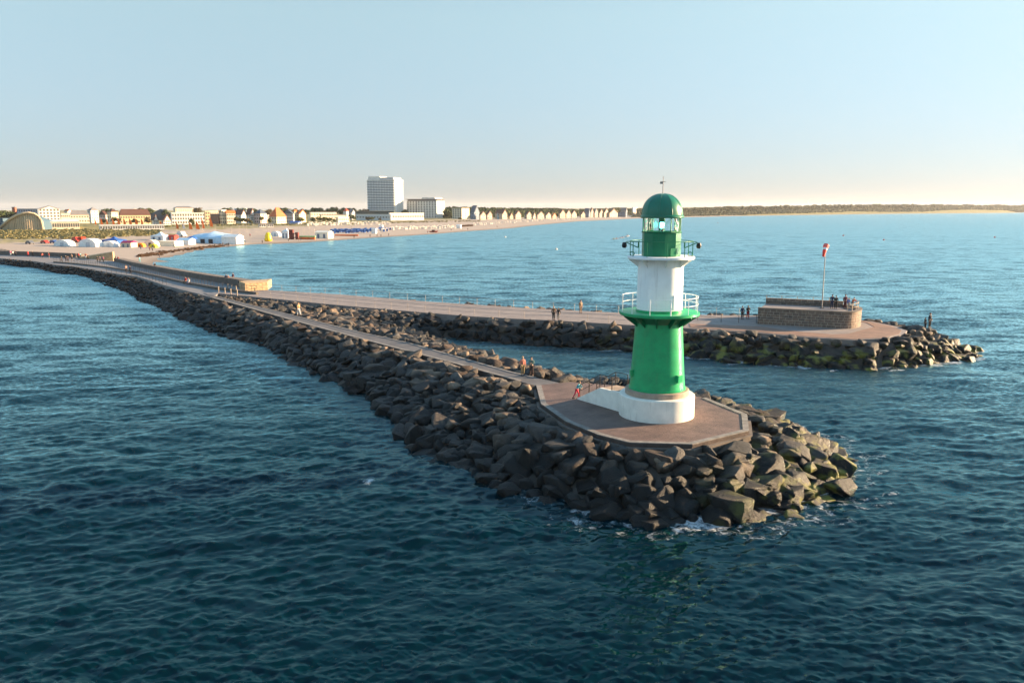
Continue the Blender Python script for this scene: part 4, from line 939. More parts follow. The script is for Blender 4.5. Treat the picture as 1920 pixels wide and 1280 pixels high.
TOWN = [
 ('small red and white house peeking over the roofs behind the big white hotel', 121, 128, 135, 396, 410, cw, 'gable', (2, 2), (1, 2), dict(rcol=ro, rh=2.5)),
 ('low cream seafront shops right of the big white hotel', 114, 116, 133, 401, 420, cc, 'flat', (5, 2), (0, 0), dict(rcol=cc, az=140)),
 ('wide cream hall with a grey hipped roof left of the white tower house', 131, 133, 168, 403, 419, cc, 'hip', (7, 2), (0, 0), dict(rcol=rg, az=140, rh=4)),
 ('white tower house with a pointed grey roof', 165, 172, 186, 394.5, 418, cw, 'pyramid', (3, 4), (1, 4), dict(rcol=rg, rh=3)),
 ('small mauve house with a brown roof right of the white tower house', 187, 199, 203, 403, 416, cp, 'gable_left', (1, 2), (4, 2), dict(rcol=rr, rh=4)),
 ('cream corner house with a low brown pyramid roof', 202, 210, 223, 397.5, 417, cc, 'pyramid', (4, 3), (2, 3), dict(rcol=rr, rh=3)),
 ('long ornate yellow spa building with a red-brown roof behind the orange flags', 224, 226, 283, 403.5, 421, cy_, 'hip', (12, 2), (0, 0), dict(rcol=rr, az=140, rh=5, depth=16)),
 ('dark slate-roofed warehouse behind the two round-gabled houses', 283, 322, 326, 402, 413, cm('slate_wall', (.05, .07, .10)), 'gable_left', (1, 1), (8, 1), dict(rcol=rb, rh=6, az=112)),
 ('white round-gabled house left of its twin', 287, 288, 298, 413, 422, cw, 'gable', (3, 2), (0, 0), dict(rcol=rr, rh=5, az=135)),
 ('white round-gabled house with a wide roof next to the grand white hotel', 303, 307, 321, 413.5, 422, cw, 'gable', (4, 2), (1, 1), dict(rcol=rr, rh=5, az=130)),
 ('grand white seafront hotel with many windows and a grey attic', 321, 323, 385, 400, 421, cw, 'flat', (13, 3), (0, 0), dict(rcol=cw, az=140, depth=20, wsize=(1.8, 1.8))),
 ('grey-roofed upper block rising behind the grand white hotel', 326, 330, 364, 390, 409, cc, 'hip', (8, 2), (1, 2), dict(rcol=rg, az=140, rh=2.5, depth=14)),
 ('slim cream corner tower right of the grand white hotel', 384, 386, 395, 397, 421, cy_, 'flat', (2, 4), (0, 0), dict(rcol=cc, az=140)),
 ('cream upper villa behind the dark brick house', 392, 394, 410, 396, 411, cc, 'flat', (4, 2), (0, 0), dict(rcol=cc, az=140)),
 ('dark brick house with rows of windows shaded from the sun', 393, 410, 412, 402, 420, dbr, 'flat', (0, 0), (5, 3), dict(rcol=rb, az=112)),
 ('tall cream house with an orange end wall', 411, 417, 425, 394.5, 420, cc, 'flat', (2, 4), (2, 4), dict(rcol=rw)),
 ('cream terrace with an orange roof left of the dark bushes', 424, 426, 442, 400, 420, cc, 'gable_left', (5, 3), (0, 0), dict(rcol=ro, az=140, rh=2.5)),
 ('flat blue and white block showing over the gabled houses', 440, 462, 471, 391.5, 409, cm('pale_blue_render', (.36, .46, .58)), 'flat', (2, 3), (5, 3), dict(rcol=rw)),
 ('white house with a dark red roof below the flat blue block', 442, 453, 462, 403, 418, cw, 'gable', (2, 3), (2, 2), dict(rcol=rr, rh=5)),
 ('white gabled house with a tall side wall left of the grey-roofed villa', 462, 470, 479, 403, 419, cw, 'gable', (3, 4), (2, 3), dict(rcol=rr, rh=6)),
 ('pale pink villa with a grey hipped roof', 477, 489, 501, 400.5, 419, cp, 'hip', (3, 3), (3, 3), dict(rcol=rb, rh=4)),
 ('low white house behind the orange-roofed villa', 497, 501, 514, 396.5, 412, cw, 'flat', (3, 2), (0, 0), dict(rcol=cw, az=135)),
 ('villa under a big bright orange hipped roof', 505, 519, 537, 406.5, 419.5, cc, 'hip', (5, 2), (3, 2), dict(rcol=ro, rh=8.2)),
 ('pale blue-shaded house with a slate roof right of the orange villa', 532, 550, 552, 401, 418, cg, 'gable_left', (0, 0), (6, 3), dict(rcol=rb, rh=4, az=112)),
 ('cream house with an orange roof above the blue awning', 549, 553, 560, 397, 417, cc, 'hip', (2, 4), (2, 4), dict(rcol=ro, rh=2)),
 ('cream gabled house with an orange roof left of the low flat terrace', 559, 562, 574, 401, 417, cc, 'gable', (3, 3), (0, 0), dict(rcol=ro, rh=4)),
 ('long low cream building with a flat pale roof among the trees', 580, 583, 631, 399, 413, cc, 'flat', (10, 2), (0, 0), dict(rcol=rw, az=140, depth=14)),
 ('low dark-roofed restaurant with a wide eave', 600, 603, 648, 404, 414, cc, 'flat', (8, 1), (0, 0), dict(rcol=rg, az=140, rh=.9)),
 ('round cream beach pavilion near the dark tree', 630, 634, 655, 407.5, 416.5, cc, 'flat', (6, 1), (1, 1), dict(rcol=cc, az=130)),
 ('small house with a bright red roof among the trees', 644, 650, 655, 396, 411, cw, 'hip', (2, 1), (1, 1), dict(rcol=cm('bright_red_tiles', (.5, .06, .03)), rh=3.5)),
 ('grey gabled house left of the dark hotel podium', 654, 660, 666, 399, 412, cg, 'gable', (2, 2), (2, 2), dict(rcol=rg, rh=4)),
]
for lab, x0, xm, x1, yt, yb, wl_, rf, wr_, wll, kw in TOWN: B(lab, x0, xm, x1, yt, yb, wl_, rf, wr_, wll, **kw)
# dome pavilion on the yellow spa building
x_, y_, z_ = G(253, 419); zz = ZY(399.5, y_ + 10) - 1.0
tp = thing('roof_pavilion', 'small round domed pavilion on the roof of the yellow spa building', 'pavilion', (WX(253, y_ + 10, zz), y_ + 10, zz)); MB().lathe([(3, 0), (3, 2.4)], 16).build('drum', cc, tp, 40); MB().lathe([(3.4, 2.4), (3.0, 3.4), (1.8, 4.6), (.2, 5.2)], 16).build('dome', cc, tp, 40)
# gabled beach villas in a row below the wood
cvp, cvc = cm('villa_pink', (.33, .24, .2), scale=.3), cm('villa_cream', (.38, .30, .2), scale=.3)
ROW = [(882, 889, 899, 398, 411.5, cm('shaded_villa', (.16, .2, .27)), rb, 'bluish shaded villa with a slate roof'), (899, 901, 911, 403, 412, cv, rr, 'tall white gabled villa, narrow and pointed'), (911, 914, 923, 402.5, 411.5, cvp, rr, 'pale pink gabled villa with a red roof'), (928, 942, 951, 401, 411, cv, rr, 'wide dark-red-roofed villa with a cream gable'),  # shaded villas have their shade painted in as a dark bluish wall colour
 (953, 956, 962, 405.5, 411, cvc, rr, 'small cream villa under a low red roof'), (963, 967, 977, 402, 411, cv, rr, 'white villa with a red turret roof'), (983, 988, 996, 402.5, 410.5, cv, rr, 'white villa set back among the trees'), (999, 1000, 1004, 404, 411, cv, rr, 'narrow white cottage'), (1006, 1008, 1020, 402.5, 410.5, cvp, rr, 'broad pinkish half-timbered villa'),
 (1021, 1024, 1033, 403.5, 410, cv, rr, 'low white villa with a steep red roof'), (1034, 1036, 1043, 405.5, 410, cvc, ro, 'small cream house with an orange roof'), (1047, 1050, 1060, 400.5, 409, cvc, rr, 'cream gabled villa with two gables'), (1060, 1062, 1070, 400.5, 408.5, cv, rr, 'bright white pointed villa'), (1070, 1072, 1081, 401, 408, cv, rr, 'white villa with a broad bay'),
 (1087, 1090, 1097, 402, 408, cvc, rr, 'cream cottage with a red roof'), (1096, 1104, 1106, 399, 408, cm('shaded_villa', (.16, .2, .27)), rb, 'shaded slate-blue villa'), (1105, 1107, 1113, 398.5, 408, cvp, rr, 'pink terraced villa'), (1113, 1115, 1121, 399, 408, cvp, rg, 'pink terraced villa with a grey roof'), (1122, 1124, 1131, 399.5, 407.5, cv, rr, 'white gabled villa, slim'), (1131, 1133, 1141, 398.5, 407.5, cv, rr, 'white gabled villa with a red roof edge'),
 (1140, 1143, 1158, 399, 407.5, cv, rr, 'large bright white double-gabled villa'), (1158, 1173, 1176, 398, 407, cm('shaded_villa', (.16, .2, .27)), rg, 'shaded blue-grey guest house'), (1185, 1187, 1195, 397.5, 405, cv, rw, 'flat white house by the wood left of the lighthouse')]
nb = [''] + [r[7] for r in ROW]
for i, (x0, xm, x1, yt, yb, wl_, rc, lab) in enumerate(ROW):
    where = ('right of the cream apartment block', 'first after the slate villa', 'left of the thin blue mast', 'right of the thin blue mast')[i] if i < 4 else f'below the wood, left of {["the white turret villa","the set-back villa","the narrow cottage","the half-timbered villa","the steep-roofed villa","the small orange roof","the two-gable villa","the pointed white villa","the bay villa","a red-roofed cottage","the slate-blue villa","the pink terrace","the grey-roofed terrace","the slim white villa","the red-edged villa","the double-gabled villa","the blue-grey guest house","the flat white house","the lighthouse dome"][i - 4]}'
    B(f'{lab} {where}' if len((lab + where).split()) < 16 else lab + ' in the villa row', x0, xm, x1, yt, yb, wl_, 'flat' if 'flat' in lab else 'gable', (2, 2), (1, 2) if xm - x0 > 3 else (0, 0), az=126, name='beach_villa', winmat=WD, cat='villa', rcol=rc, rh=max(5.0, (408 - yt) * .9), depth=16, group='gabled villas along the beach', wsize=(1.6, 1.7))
for i, (x0, x1, lab) in enumerate(((485, 499, 'small white beach kiosk left of its twin'), (501, 513, 'small white beach kiosk below the orange-roofed villa'))):
    B(lab, x0, x0 + 1, x1, 421, 426, cw, 'flat', (3, 1), (0, 0), az=150, name='kiosk', cat='kiosk', rcol=rg, depth=4, group='kiosks on the dune edge')
B('long white seafront promenade arcade below the orange flags', 186, 188, 308, 423.5, 431, cw, 'flat', (26, 1), (0, 0), az=150, name='arcade', cat='arcade', rcol=cw, depth=4, wsize=(2.2, 1.7))
B('low white terrace restaurant right of the glass hall', 88, 90, 150, 416.5, 430, cc, 'flat', (14, 1), (0, 0), az=150, name='restaurant', cat='restaurant', rcol=rw, depth=8, wsize=(2.4, 2.2))

# ------------------------------------------------------------------ trees, woods, dune bushes
LEAF = [leaf_mat('leaves_dark', (.022, .04, .014), (.06, .075, .022)), leaf_mat('leaves_olive', (.045, .055, .016), (.10, .10, .03)), leaf_mat('leaves_brown', (.07, .05, .022), (.12, .085, .035))]
bark = cm('bark', (.07, .05, .035), scale=6)
def clump_cloud(n, size, rx, rz, lobes, seed, flat=.0):
    r = np.random.RandomState(seed); cs = r.normal(size=(lobes, 3)); cs /= np.linalg.norm(cs, axis=1)[:, None]; cs *= np.array([rx * .55, rx * .55, rz * .5]); cs[:, 2] += rz * .1; cs[0] = (0, 0, 0)
    rad = r.uniform(.42, .62, lobes) * rx; k = r.randint(0, lobes, n); d = r.normal(size=(n, 3)); d /= np.linalg.norm(d, axis=1)[:, None]
    p = cs[k] + d * rad[k][:, None] * r.uniform(.7, 1.08, n)[:, None] * np.array([1, 1, rz / rx]); q = r.normal(size=(n, 3)); u = np.cross(d, q); u /= np.linalg.norm(u, axis=1)[:, None]; w_ = np.cross(d + r.normal(size=(n, 3)) * .45, u); w_ /= np.linalg.norm(w_, axis=1)[:, None]
    s = size * r.uniform(.6, 1.3, n)[:, None]; v = np.stack([p - u * s - w_ * s, p + u * s - w_ * s * .6, p + u * s * .7 + w_ * s, p - u * s + w_ * s * .8], 1).reshape(-1, 3)
    return v, np.arange(4 * n).reshape(n, 4)
CROWN = []
for i in range(5):
    v, f = clump_cloud(420, .42, 3.6 + .3 * i, 3.2 - .25 * (i % 3), 6 + i, 100 + i); CROWN.append((v, f))
CM = [[np_mesh('crown', v, f, LEAF[k]) for k in range(3)] for v, f in CROWN]
TR = MB().tube([(0, 0, -.3), (.1, 0, 2), (0, .1, 4.5), (.1, .1, 6.5)], [.32, .25, .18, .08], 8).tube([(.05, 0, 3), (1.2, .4, 5.2)], [.13, .04], 6).tube([(.05, .1, 3.6), (-1.1, -.5, 5.6)], [.12, .04], 6).mesh('trunk', bark, 40)
def tree(px, ytop, ybase, k, label, sx=1.0, group='town trees'):
    x, y, z = G(px, ybase); h = max(ZY(ytop, y) - z, 3); i = rnd.randrange(5); cz = h - 3.1 * h / 9.5
    t = thing('tree', label, 'tree', (x, y, z), rnd.uniform(0, 6), group); s = h / 9.0
    tr = link('trunk', TR, t); tr.scale = (s, s, s); c = link('crown', CM[i][k], t); c.location = (0, 0, h * .60); c.scale = (s * sx, s * sx, s * .98)
for px, yt, yb, k, lab, sx in (
    (-6, 391, 421, 0, 'dark tree at the left edge beside the curved hall roof', 1.1), (8, 392.5, 420, 0, 'dark broad tree between the left edge and the brick tower', 1.2), (20, 394, 420, 0, 'dark green tree just left of the slim brick tower', 1.1),
    (161, 396, 417, 0, 'dark tree tucked left of the white tower house', .8), (201, 390, 412, 0, 'dark tree poking over the cream corner house', 1.1), (211, 389.5, 411, 0, 'tallest dark tree over the cream corner house', 1.0),
    (194, 409, 423, 1, 'olive tree below the white tower house by the first flags', .9), (215, 406, 423, 1, 'bushy olive tree in front of the cream corner house', .9), (224, 408, 423, 2, 'brownish tree in front of the spa building, left part', .8), (255, 409, 423, 1, 'olive tree in front of the middle of the spa building', 1.2), (279, 406, 423, 2, 'brown-leaved tree at the right end of the spa building', 1.1),
    (266, 388, 412, 0, 'dark tree behind the domed roof pavilion, left', 1.2), (277, 388.5, 412, 1, 'wide olive tree behind the spa building roof', 1.3), (285, 391, 412, 0, 'dark tree above the slate warehouse', 1.0), (311, 390, 413, 0, 'dark tree left of the grey attic block', .9),
    (361, 408, 423, 1, 'yellow-green tree before the grand white hotel', .9), (362, 417, 424, 0, 'low dark bush at the foot of the grand white hotel', 1.0), (371, 386.5, 410, 2, 'bare brownish tree beside the grey attic block', .8),
    (428, 387, 410, 0, 'dark round tree above the cream terrace', 1.1), (452, 387.5, 410, 0, 'dark tree above the flat blue block', 1.1), (474, 389.5, 411, 0, 'dark tree right of the flat blue block', 1.2), (484, 391, 411, 0, 'dark tree behind the pale pink villa', 1.1),
    (444, 406, 421, 1, 'bushy green tree below the red-roofed white house, left', 1.2), (453, 407, 421, 0, 'dark bush below the red-roofed white house, middle', 1.2), (463, 408, 421, 2, 'brown bush before the tall white gable', 1.2), (472, 413, 421.5, 1, 'low olive bush right of the brown bush', 1.2),
    (491, 405, 420, 1, 'loose pine left of the orange-roofed villa', .8), (507, 408, 421, 1, 'pine at the corner of the orange-roofed villa', .9), (506, 390, 412, 2, 'brownish tree behind the orange roof', 1.0),
    (532, 388, 410, 0, 'big dark domed tree right of the orange roof', 1.5), (541, 390, 410, 0, 'dark tree beside the big domed tree', 1.2), (556, 389.5, 410, 0, 'dark tree over the blue-shaded house', 1.2), (567, 390, 410, 0, 'dark tree over the orange-roofed corner house', 1.1), (576, 391, 410, 0, 'dark tree left of the long cream building', 1.0),
    (563, 406, 421, 1, 'round olive bush by the blue awning', 1.2), (588, 406, 419, 1, 'green tree at the left of the seafront hedge', 1.1), (598, 405, 419, 1, 'green tree in the seafront hedge, second', 1.2), (608, 406, 419, 1, 'green tree in the seafront hedge, third', 1.2), (618, 407, 418.5, 0, 'dark green tree at the right of the seafront hedge', 1.2), (628, 409.5, 418.5, 1, 'low bush left of the round pavilion', 1.1),
    (590, 388, 409, 0, 'dark tree behind the long cream building, left', 1.2), (603, 388, 409, 0, 'dark tree behind the long cream building, right', 1.3), (616, 389, 409, 0, 'dark tree behind the low restaurant', 1.2), (629, 385.5, 409, 1, 'tallest green tree behind the low restaurant', 1.2), (641, 388, 409, 1, 'green tree left of the bright red roof', 1.2), (652, 387.5, 409, 0, 'dark tree behind the bright red roof', 1.1), (666, 388.5, 409, 0, 'slim dark tree left of the dark podium', .7), (674, 391.5, 409, 0, 'small dark tree over the dark podium', 1.0), (685, 390.5, 409, 2, 'brownish tree at the tower foot', 1.0),
    (659, 402, 415.5, 0, 'very dark tree in front of the grey gabled house', 1.3), (664, 406, 416, 0, 'dark tree left of the low white wing', 1.2), (690, 406, 415.5, 2, 'brown tree before the low white wing', 1.2), (697, 405.5, 415.5, 1, 'olive tree before the low white wing', 1.2), (713, 408, 415.5, 2, 'dark brown bush before the right end of the low white wing', 1.2), (760, 391, 409, 0, 'dark tree in the gap between the two hotels', .9),
    (863, 406.5, 414, 1, 'olive bush before the cream apartment block', 1.3), (1147, 388, 407, 1, 'tall pale green tree above the double-gabled villa', 1.5), (1156, 387, 407, 1, 'tallest pale green tree above the villa row', 1.4)):
    tree(px, yt, yb, k, lab, sx)
LOW = [clump_cloud(120, .85, 4.6, 3.8, 5, 300 + i) for i in range(5)]
def wood(name, label, spots, mats):
    vs, fs, b = [], [], 0
    for x, y, z, s in spots:
        v, f = LOW[rnd.randrange(5)]; a = rnd.uniform(0, 6); c, s_ = math.cos(a), math.sin(a); v = v * s * np.array([1, 1, rnd.uniform(.8, 1.25)]); v = np.stack([v[:, 0] * c - v[:, 1] * s_ + x, v[:, 0] * s_ + v[:, 1] * c + y, v[:, 2] + z], 1); vs.append(v); fs.append(f + b); b += len(v)
    tag(link(name, np_mesh(name, np.vstack(vs), np.vstack(fs), mats)), label, name, None, 'stuff')
sp = []
for px in np.arange(838, 1205, 1.15):                     # wood behind the villa row
    top = np.interp(px, [838, 900, 960, 1000, 1050, 1075, 1100, 1150, 1200], [387.5, 388, 389.5, 389.5, 389.3, 392, 390.8, 391, 390.5])
    for rr_ in range(2):
        yb = np.interp(px, [838, 1000, 1200], [409.2, 406.8, 402.8]) - rr_ * .8; x, y, z = G(px + rnd.uniform(-2, 2), yb); y += rr_ * 12; zt = ZY(top + rnd.uniform(-.4, 1.0) + (1 - rr_) * 4.5, y); s = 1.35; sp.append((x, y, zt - 4.2 * s, s)); sp.append((x, y, max(zt - 10 * s, z + 2), s * 1.05))
wood('wood', 'dark wood behind the row of beach villas', sp, LEAF[0])
sp = []
for px in np.arange(1196, 2060, 1.0):                     # wooded shore running out to the right
    sx_ = np.interp(px, [1196, 1400, 1600, 1900, 2060], [408.6, 404.2, 401.3, 398.6, 397.8]); x0, y0 = P(px, sx_, 0)
    top = np.interp(px, [1196, 1280, 1360, 1430, 1500, 1560, 1700, 1800, 1900, 2060], [391, 390.5, 387.2, 386.5, 385.2, 384.0, 383.2, 383.8, 384.6, 385.4]) + .6 * math.sin(px * .11) + .4 * math.sin(px * .37)
    if px > 1430 and int(px) % 2 == 0: sp.append((x0 + rnd.uniform(-4, 4), y0 + 14, -1.5 + rnd.uniform(0, 3), max(1.0, y0 / 2600)))
    for r_ in range(3):
        y = y0 * (1.002 + .022 * r_) + 12 + rnd.uniform(0, 12); x = (px - 960) / F * y * CT * 1.003 + rnd.uniform(-6, 6); z = float(land_z(x, y)[0][0]); zt = ZY(top, y) + rnd.uniform(-2.5, .8) - (2 - r_) * (9 if y < 2600 else 12); s = max(1.1, y / 1500 * 1.0)
        sp.append((x, y, max(zt - 3.8 * s, z + 1), s)); sp.append((x + rnd.uniform(-5, 5), y - 3, max(zt - 9.5 * s, z), s))
wood('forest', 'long brown-green coastal forest running to the right along the far shore', sp, LEAF[2] if False else leaf_mat('far_leaves', (.075, .08, .045), (.165, .16, .09)))
# dune grass and scrub clumps between beach and town
GB = [clump_cloud(46, .30, 1.2, .9, 3, 500 + i) for i in range(4)]
vs, fs, b = [], [], 0
for _ in range(3000):
    px = rnd.uniform(-30, 300) if rnd.random() < .8 else rnd.uniform(300, 900)
    py = rnd.triangular(430, 449, 437) if px < 300 else np.interp(px, [300, 420, 560, 720, 900], [425, 422.3, 421, 417.6, 414.4]) + rnd.uniform(-1.2, 1.2)
    if 200 < px < 300 and py > 445 - (px - 200) * .04: continue
    x, y, z = G(px, py); v, f = GB[rnd.randrange(4)]; s = rnd.uniform(.35, 1.15) * (1.1 if px < 300 else 1.0); vs.append(v * np.array([s, s, s * .6]) + (x, y, z + .2 * s)); fs.append(f + b); b += len(v)
tag(link('dune_grass', np_mesh('dune_grass', np.vstack(vs), np.vstack(fs), leaf_mat('dune_leaves', (.14, .13, .055), (.29, .245, .11)))), 'yellow-green dune grass and low scrub between beach and town', 'grass', None, 'stuff')
# seaweed washed up along the beach
vs, fs, b = [], [], 0
wd = [clump_cloud(22, .25, .9, .15, 3, 700 + i) for i in range(3)]
for _ in range(230):
    u = rnd.random(); px = 255 + 170 * u; py = np.interp(px, [255, 330, 425], [482, 471, 460.5]) + rnd.gauss(-1.0, 1.3); x, y, z = G(px, py); v, f = wd[rnd.randrange(3)]; s = rnd.uniform(.5, 1.6); vs.append(v * np.array([s, s, 1]) + (x, y, z + .05)); fs.append(f + b); b += len(v)
tag(link('seaweed', np_mesh('seaweed', np.vstack(vs), np.vstack(fs), leaf_mat('seaweed_brown', (.03, .018, .01), (.09, .05, .03)))), 'dark seaweed washed up along the sand behind the sea wall', 'seaweed', None, 'stuff')

# ------------------------------------------------------------------ beach tents, stalls, flags, vehicles
def pw(px0, px1, y): return abs(WX(px1, y, 2) - WX(px0, y, 2))
def place(px, yb): x, y, z = G(px, yb); return x, y, z
tw = cm('tent_white', (.78, .77, .74), scale=1, rough=.8); tb = cm('tent_pale_blue', (.42, .60, .74), scale=1, rough=.8); tdb = cm('tent_blue', (.02, .10, .35), rough=.8); tm = cm('tent_magenta', (.45, .02, .10), rough=.8); tor = cm('tent_orange', (.75, .25, .03), rough=.8); tye = cm('tent_yellow', (.75, .6, .05), rough=.8); tr_ = cm('stall_red', (.40, .04, .03), rough=.8); dkm = cm('dark_opening', (.03, .03, .035), rough=.9); gn = cm('barrier_green', (.35, .55, .22), rough=.8)
ROT = math.radians(-14)
def dome_tent(x0, x1, yt, yb, m, lab):
    x, y, z = place((x0 + x1) / 2, yb); w_ = pw(x0, x1, y); h = ZY(yt, y) - z; t = thing('tent', lab, 'tent', (x, y, z - .05), ROT); D = w_ * .55
    n = 9; A = [(w_ / 2 * math.cos(PI * k / (n - 1)), h * math.sin(PI * k / (n - 1)) ** .8) for k in range(n)]; vs = [(a, -D * .5, b) for a, b in A] + [(a * .92, D * .5, b * .95) for a, b in A]
    MB().add(vs, [(i, i + 1, n + i + 1, n + i) for i in range(n - 1)] + [tuple(range(n)), tuple(range(2 * n - 1, n - 1, -1))]).build('cover', m, t, 50)
    MB().box((w_ * .05, -D * .5, h * .3), (w_ * .22, .12, h * .55)).build('entrance', dkm if m is not tw else cm('tent_door', (.5, .52, .55)), t)
def pavilion(x0, x1, yt, ye, yb, m, lab, roofm=None, peaks=1, front=True):
    x, y, z = place((x0 + x1) / 2, yb); w_ = pw(x0, x1, y) * .92; h = ZY(yt, y) - z; e = ZY(ye, y) - z; D = min(w_ * .8, 8); t = thing('tent', lab, 'tent', (x, y + D * .3, z - .05), ROT)
    MB().box((0, 0, e / 2), (w_, D, e)).build('walls', m, t)
    V = [(-w_ / 2 - .2, -D / 2 - .2, e), (w_ / 2 + .2, -D / 2 - .2, e), (w_ / 2 + .2, D / 2 + .2, e), (-w_ / 2 - .2, D / 2 + .2, e)]
    if peaks == 1:
        mid = [(vx * .3, vy * .3, e + (h - e) * .42) for vx, vy, _ in V]; MB().add(V + mid + [(0, 0, h)], [(i, (i + 1) % 4, 4 + (i + 1) % 4, 4 + i) for i in range(4)] + [(4 + i, 4 + (i + 1) % 4, 8) for i in range(4)] + [(3, 2, 1, 0)]).build('roof', roofm or m, t)
    else: MB().add(V + [(-w_ / 2 - .2, 0, h), (w_ / 2 + .2, 0, h)], [(0, 1, 5, 4), (2, 3, 4, 5), (0, 4, 3), (1, 2, 5), (3, 2, 1, 0)]).build('roof', roofm or m, t)
    if front:
        for k in (-.25, .2): MB().box((w_ * k, -D / 2 - .03, e * .4), (w_ * .16, .1, e * .7)).build('opening', cm('tent_window', (.12, .16, .22)), t)
dome_tent(105, 139, 449, 461, tw, 'white dome tent furthest left beside the blue car')
dome_tent(152, 191, 446.5, 462.5, tw, 'largest white dome tent, second from the left')
dome_tent(193, 222, 451, 462.5, tw, 'white dome tent in front of the dark blue pavilion')
pavilion(193, 229, 443, 450, 456, tdb, 'dark blue peaked pavilion behind the white dome tents', tdb, 1, False)
pavilion(228, 252, 451, 455, 463.5, cm('stall_beige', (.6, .52, .4)), 'beige stall with a magenta roof', tm, 2)
dome_tent(257, 273, 455, 463, tor, 'small orange dome tent beside the beige stall'); dome_tent(272, 298, 449, 462, cm('tent_cream', (.7, .66, .55)), 'cream tunnel tent behind the yellow tent'); dome_tent(281, 296, 456.5, 464.5, tye, 'small yellow and black dome tent')
pavilion(284, 314, 434, 442, 450, tw, 'white pagoda tent with a pointed roof and two dark windows'); pavilion(314, 331, 440, 442, 450, tr_, 'red stall right of the pointed white pagoda', tr_, 2)
pavilion(300, 336, 451, 452, 461.5, cm('tent_cream', (.7, .66, .55)), 'long cream tent with a flat front near the shore', None, 2, False); pavilion(332, 361, 446, 450, 458.5, tw, 'white tent with a sloping side left of the pale blue marquee', tb, 2, False)
def marquee():
    x, y, z = place(392, 456); t = thing('tent', 'huge pale blue marquee with a single pointed peak', 'tent', (x, y + 8, z - .05), ROT); w_ = pw(346, 436, y) ; 
    e = ZY(438, y) - z; h = ZY(431, y) - z
    n = 12; V = []
    for j, (vy, k) in enumerate(((-8, .0), (-5, .55), (0, 1), (5, .55), (8, 0))):
        for i in range(n + 1):
            u = i / n * 2 - 1; pk = math.exp(-abs(u - .06) * 9) * (1 if vy == 0 else .3); edge = 1 - abs(u) ** 6; V.append((u * w_ / 2, vy, (e * .62 + e * .38 * math.sqrt(max(k, 0))) * (.35 + .65 * edge) + (h - e) * pk * k))
    for i in range(n + 1): u = i / n * 2 - 1; V.append((u * w_ / 2 * 1.0, -8.2, 0))
    for i in range(n + 1): u = i / n * 2 - 1; V.append((u * w_ / 2 * 1.0, 8.2, 0))
    m = n + 1; Fc = [(j * m + i, j * m + i + 1, (j + 1) * m + i + 1, (j + 1) * m + i) for j in range(4) for i in range(n)] + [(5 * m + i, 5 * m + i + 1, i + 1, i) for i in range(n)] + [(4 * m + i, 4 * m + i + 1, 6 * m + i + 1, 6 * m + i) for i in range(n)]
    MB().add(V, Fc).build('cover', tb, t, 40)
    for k in (-.05, .14): MB().box((w_ * k, -8.3, 1.0), (2.2, .2, 2.0)).build('opening', dkm, t)
marquee()
pavilion(417, 451, 439, 444, 457.5, tw, 'white marquee with a grey front at the water end of the tents', None, 2, False)
x, y, z = place(362, 456); t = thing('parasol', 'big dark blue beach umbrella tipped beside the pale blue marquee', 'parasol', (x, y - 1, z)); MB().lathe([(2.6, 2.0), (2.2, 2.6), (1.2, 3.1), (.05, 3.4)], 12, cap=False).build('canopy', tdb, t, 30); MB().tube([(0, 0, -.1), (0, 0, 3.4)], .05, 6).build('pole', M['grail'], t)
def inflatable():
    x, y, z = place(503, 452.5); t = thing('inflatable', 'bulging yellow inflatable tower on the sand', 'inflatable', (x, y, z)); w_ = pw(496, 510, y); h = ZY(435.5, y) - z
    MB().lathe([(w_ * .30, 0), (w_ * .5, h * .1), (w_ * .5, h * .3), (w_ * .4, h * .45), (w_ * .42, h * .6), (w_ * .33, h * .72), (w_ * .30, h * .85), (w_ * .2, h * .97), (.05, h)], 16).build('cushion', cm('inflatable_yellow', (.85, .55, .01), rough=.4), t, 60)
inflatable()
dome_tent(508, 527, 433, 443, tw, 'white tunnel tent behind the yellow inflatable'); pavilion(529, 544, 427, 434, 447, tw, 'white pagoda tent left of the dark red tower'); 
x, y, z = place(552, 449); h = ZY(430.5, y) - z; t = thing('scaffold_tower', 'dark red event tower between the white pagoda and the orange barrier', 'tower', (x, y, z)); MB().box((-1.5, 0, h / 2), (2.2, 2.5, h)).box((1.6, 0, h * .36), (1.4, 2.5, h * .72)).build('panel', cm('dark_red_panel', (.12, .02, .015)), t); MB().box((0, 0, h * .2), (5, 2.2, .3)).box((0, 0, h * .6), (3.4, 2.2, .3)).build('platform', dkm, t)
x, y, z = place(576, 449); w_ = pw(561, 592, y); t = thing('barrier', 'orange inflatable barrier with a pale green band on top', 'barrier', (x, y, z), ROT * .4); MB().tube([(-w_ / 2, 0, .6), (w_ / 2, 0, .6)], .65, 10).build('lower_tube', cm('barrier_orange', (.75, .16, .03)), t, 40); MB().tube([(-w_ / 2, .4, 1.5), (w_ / 2, .4, 1.5)], .5, 10).build('upper_tube', gn, t, 40)
x, y, z = place(650, 442.5); w_ = pw(628, 671, y); t = thing('barrier', 'long low orange barrier in front of the blue beach chairs', 'barrier', (x, y, z), .1); MB().tube([(-w_ / 2, 0, .45), (w_ / 2, 0, .45)], .5, 8).build('tube', cm('barrier_orange', (.75, .16, .03)), t, 40)
pavilion(592, 621, 432.5, 435.5, 447, cm('tent_warm', (.78, .72, .6)), 'white marquee standing at the left end of the blue beach chairs', None, 2)
pavilion(697, 706, 427.5, 429, 438, tw, 'small white booth among the blue beach chairs', None, 2, False); pavilion(711, 718, 421.5, 422.5, 427.5, tw, 'tiny cream booth above the blue beach chairs', None, 2, False); pavilion(856, 865, 421, 422.5, 428, tw, 'white booth near the shore below the apartment block', None, 2, False)
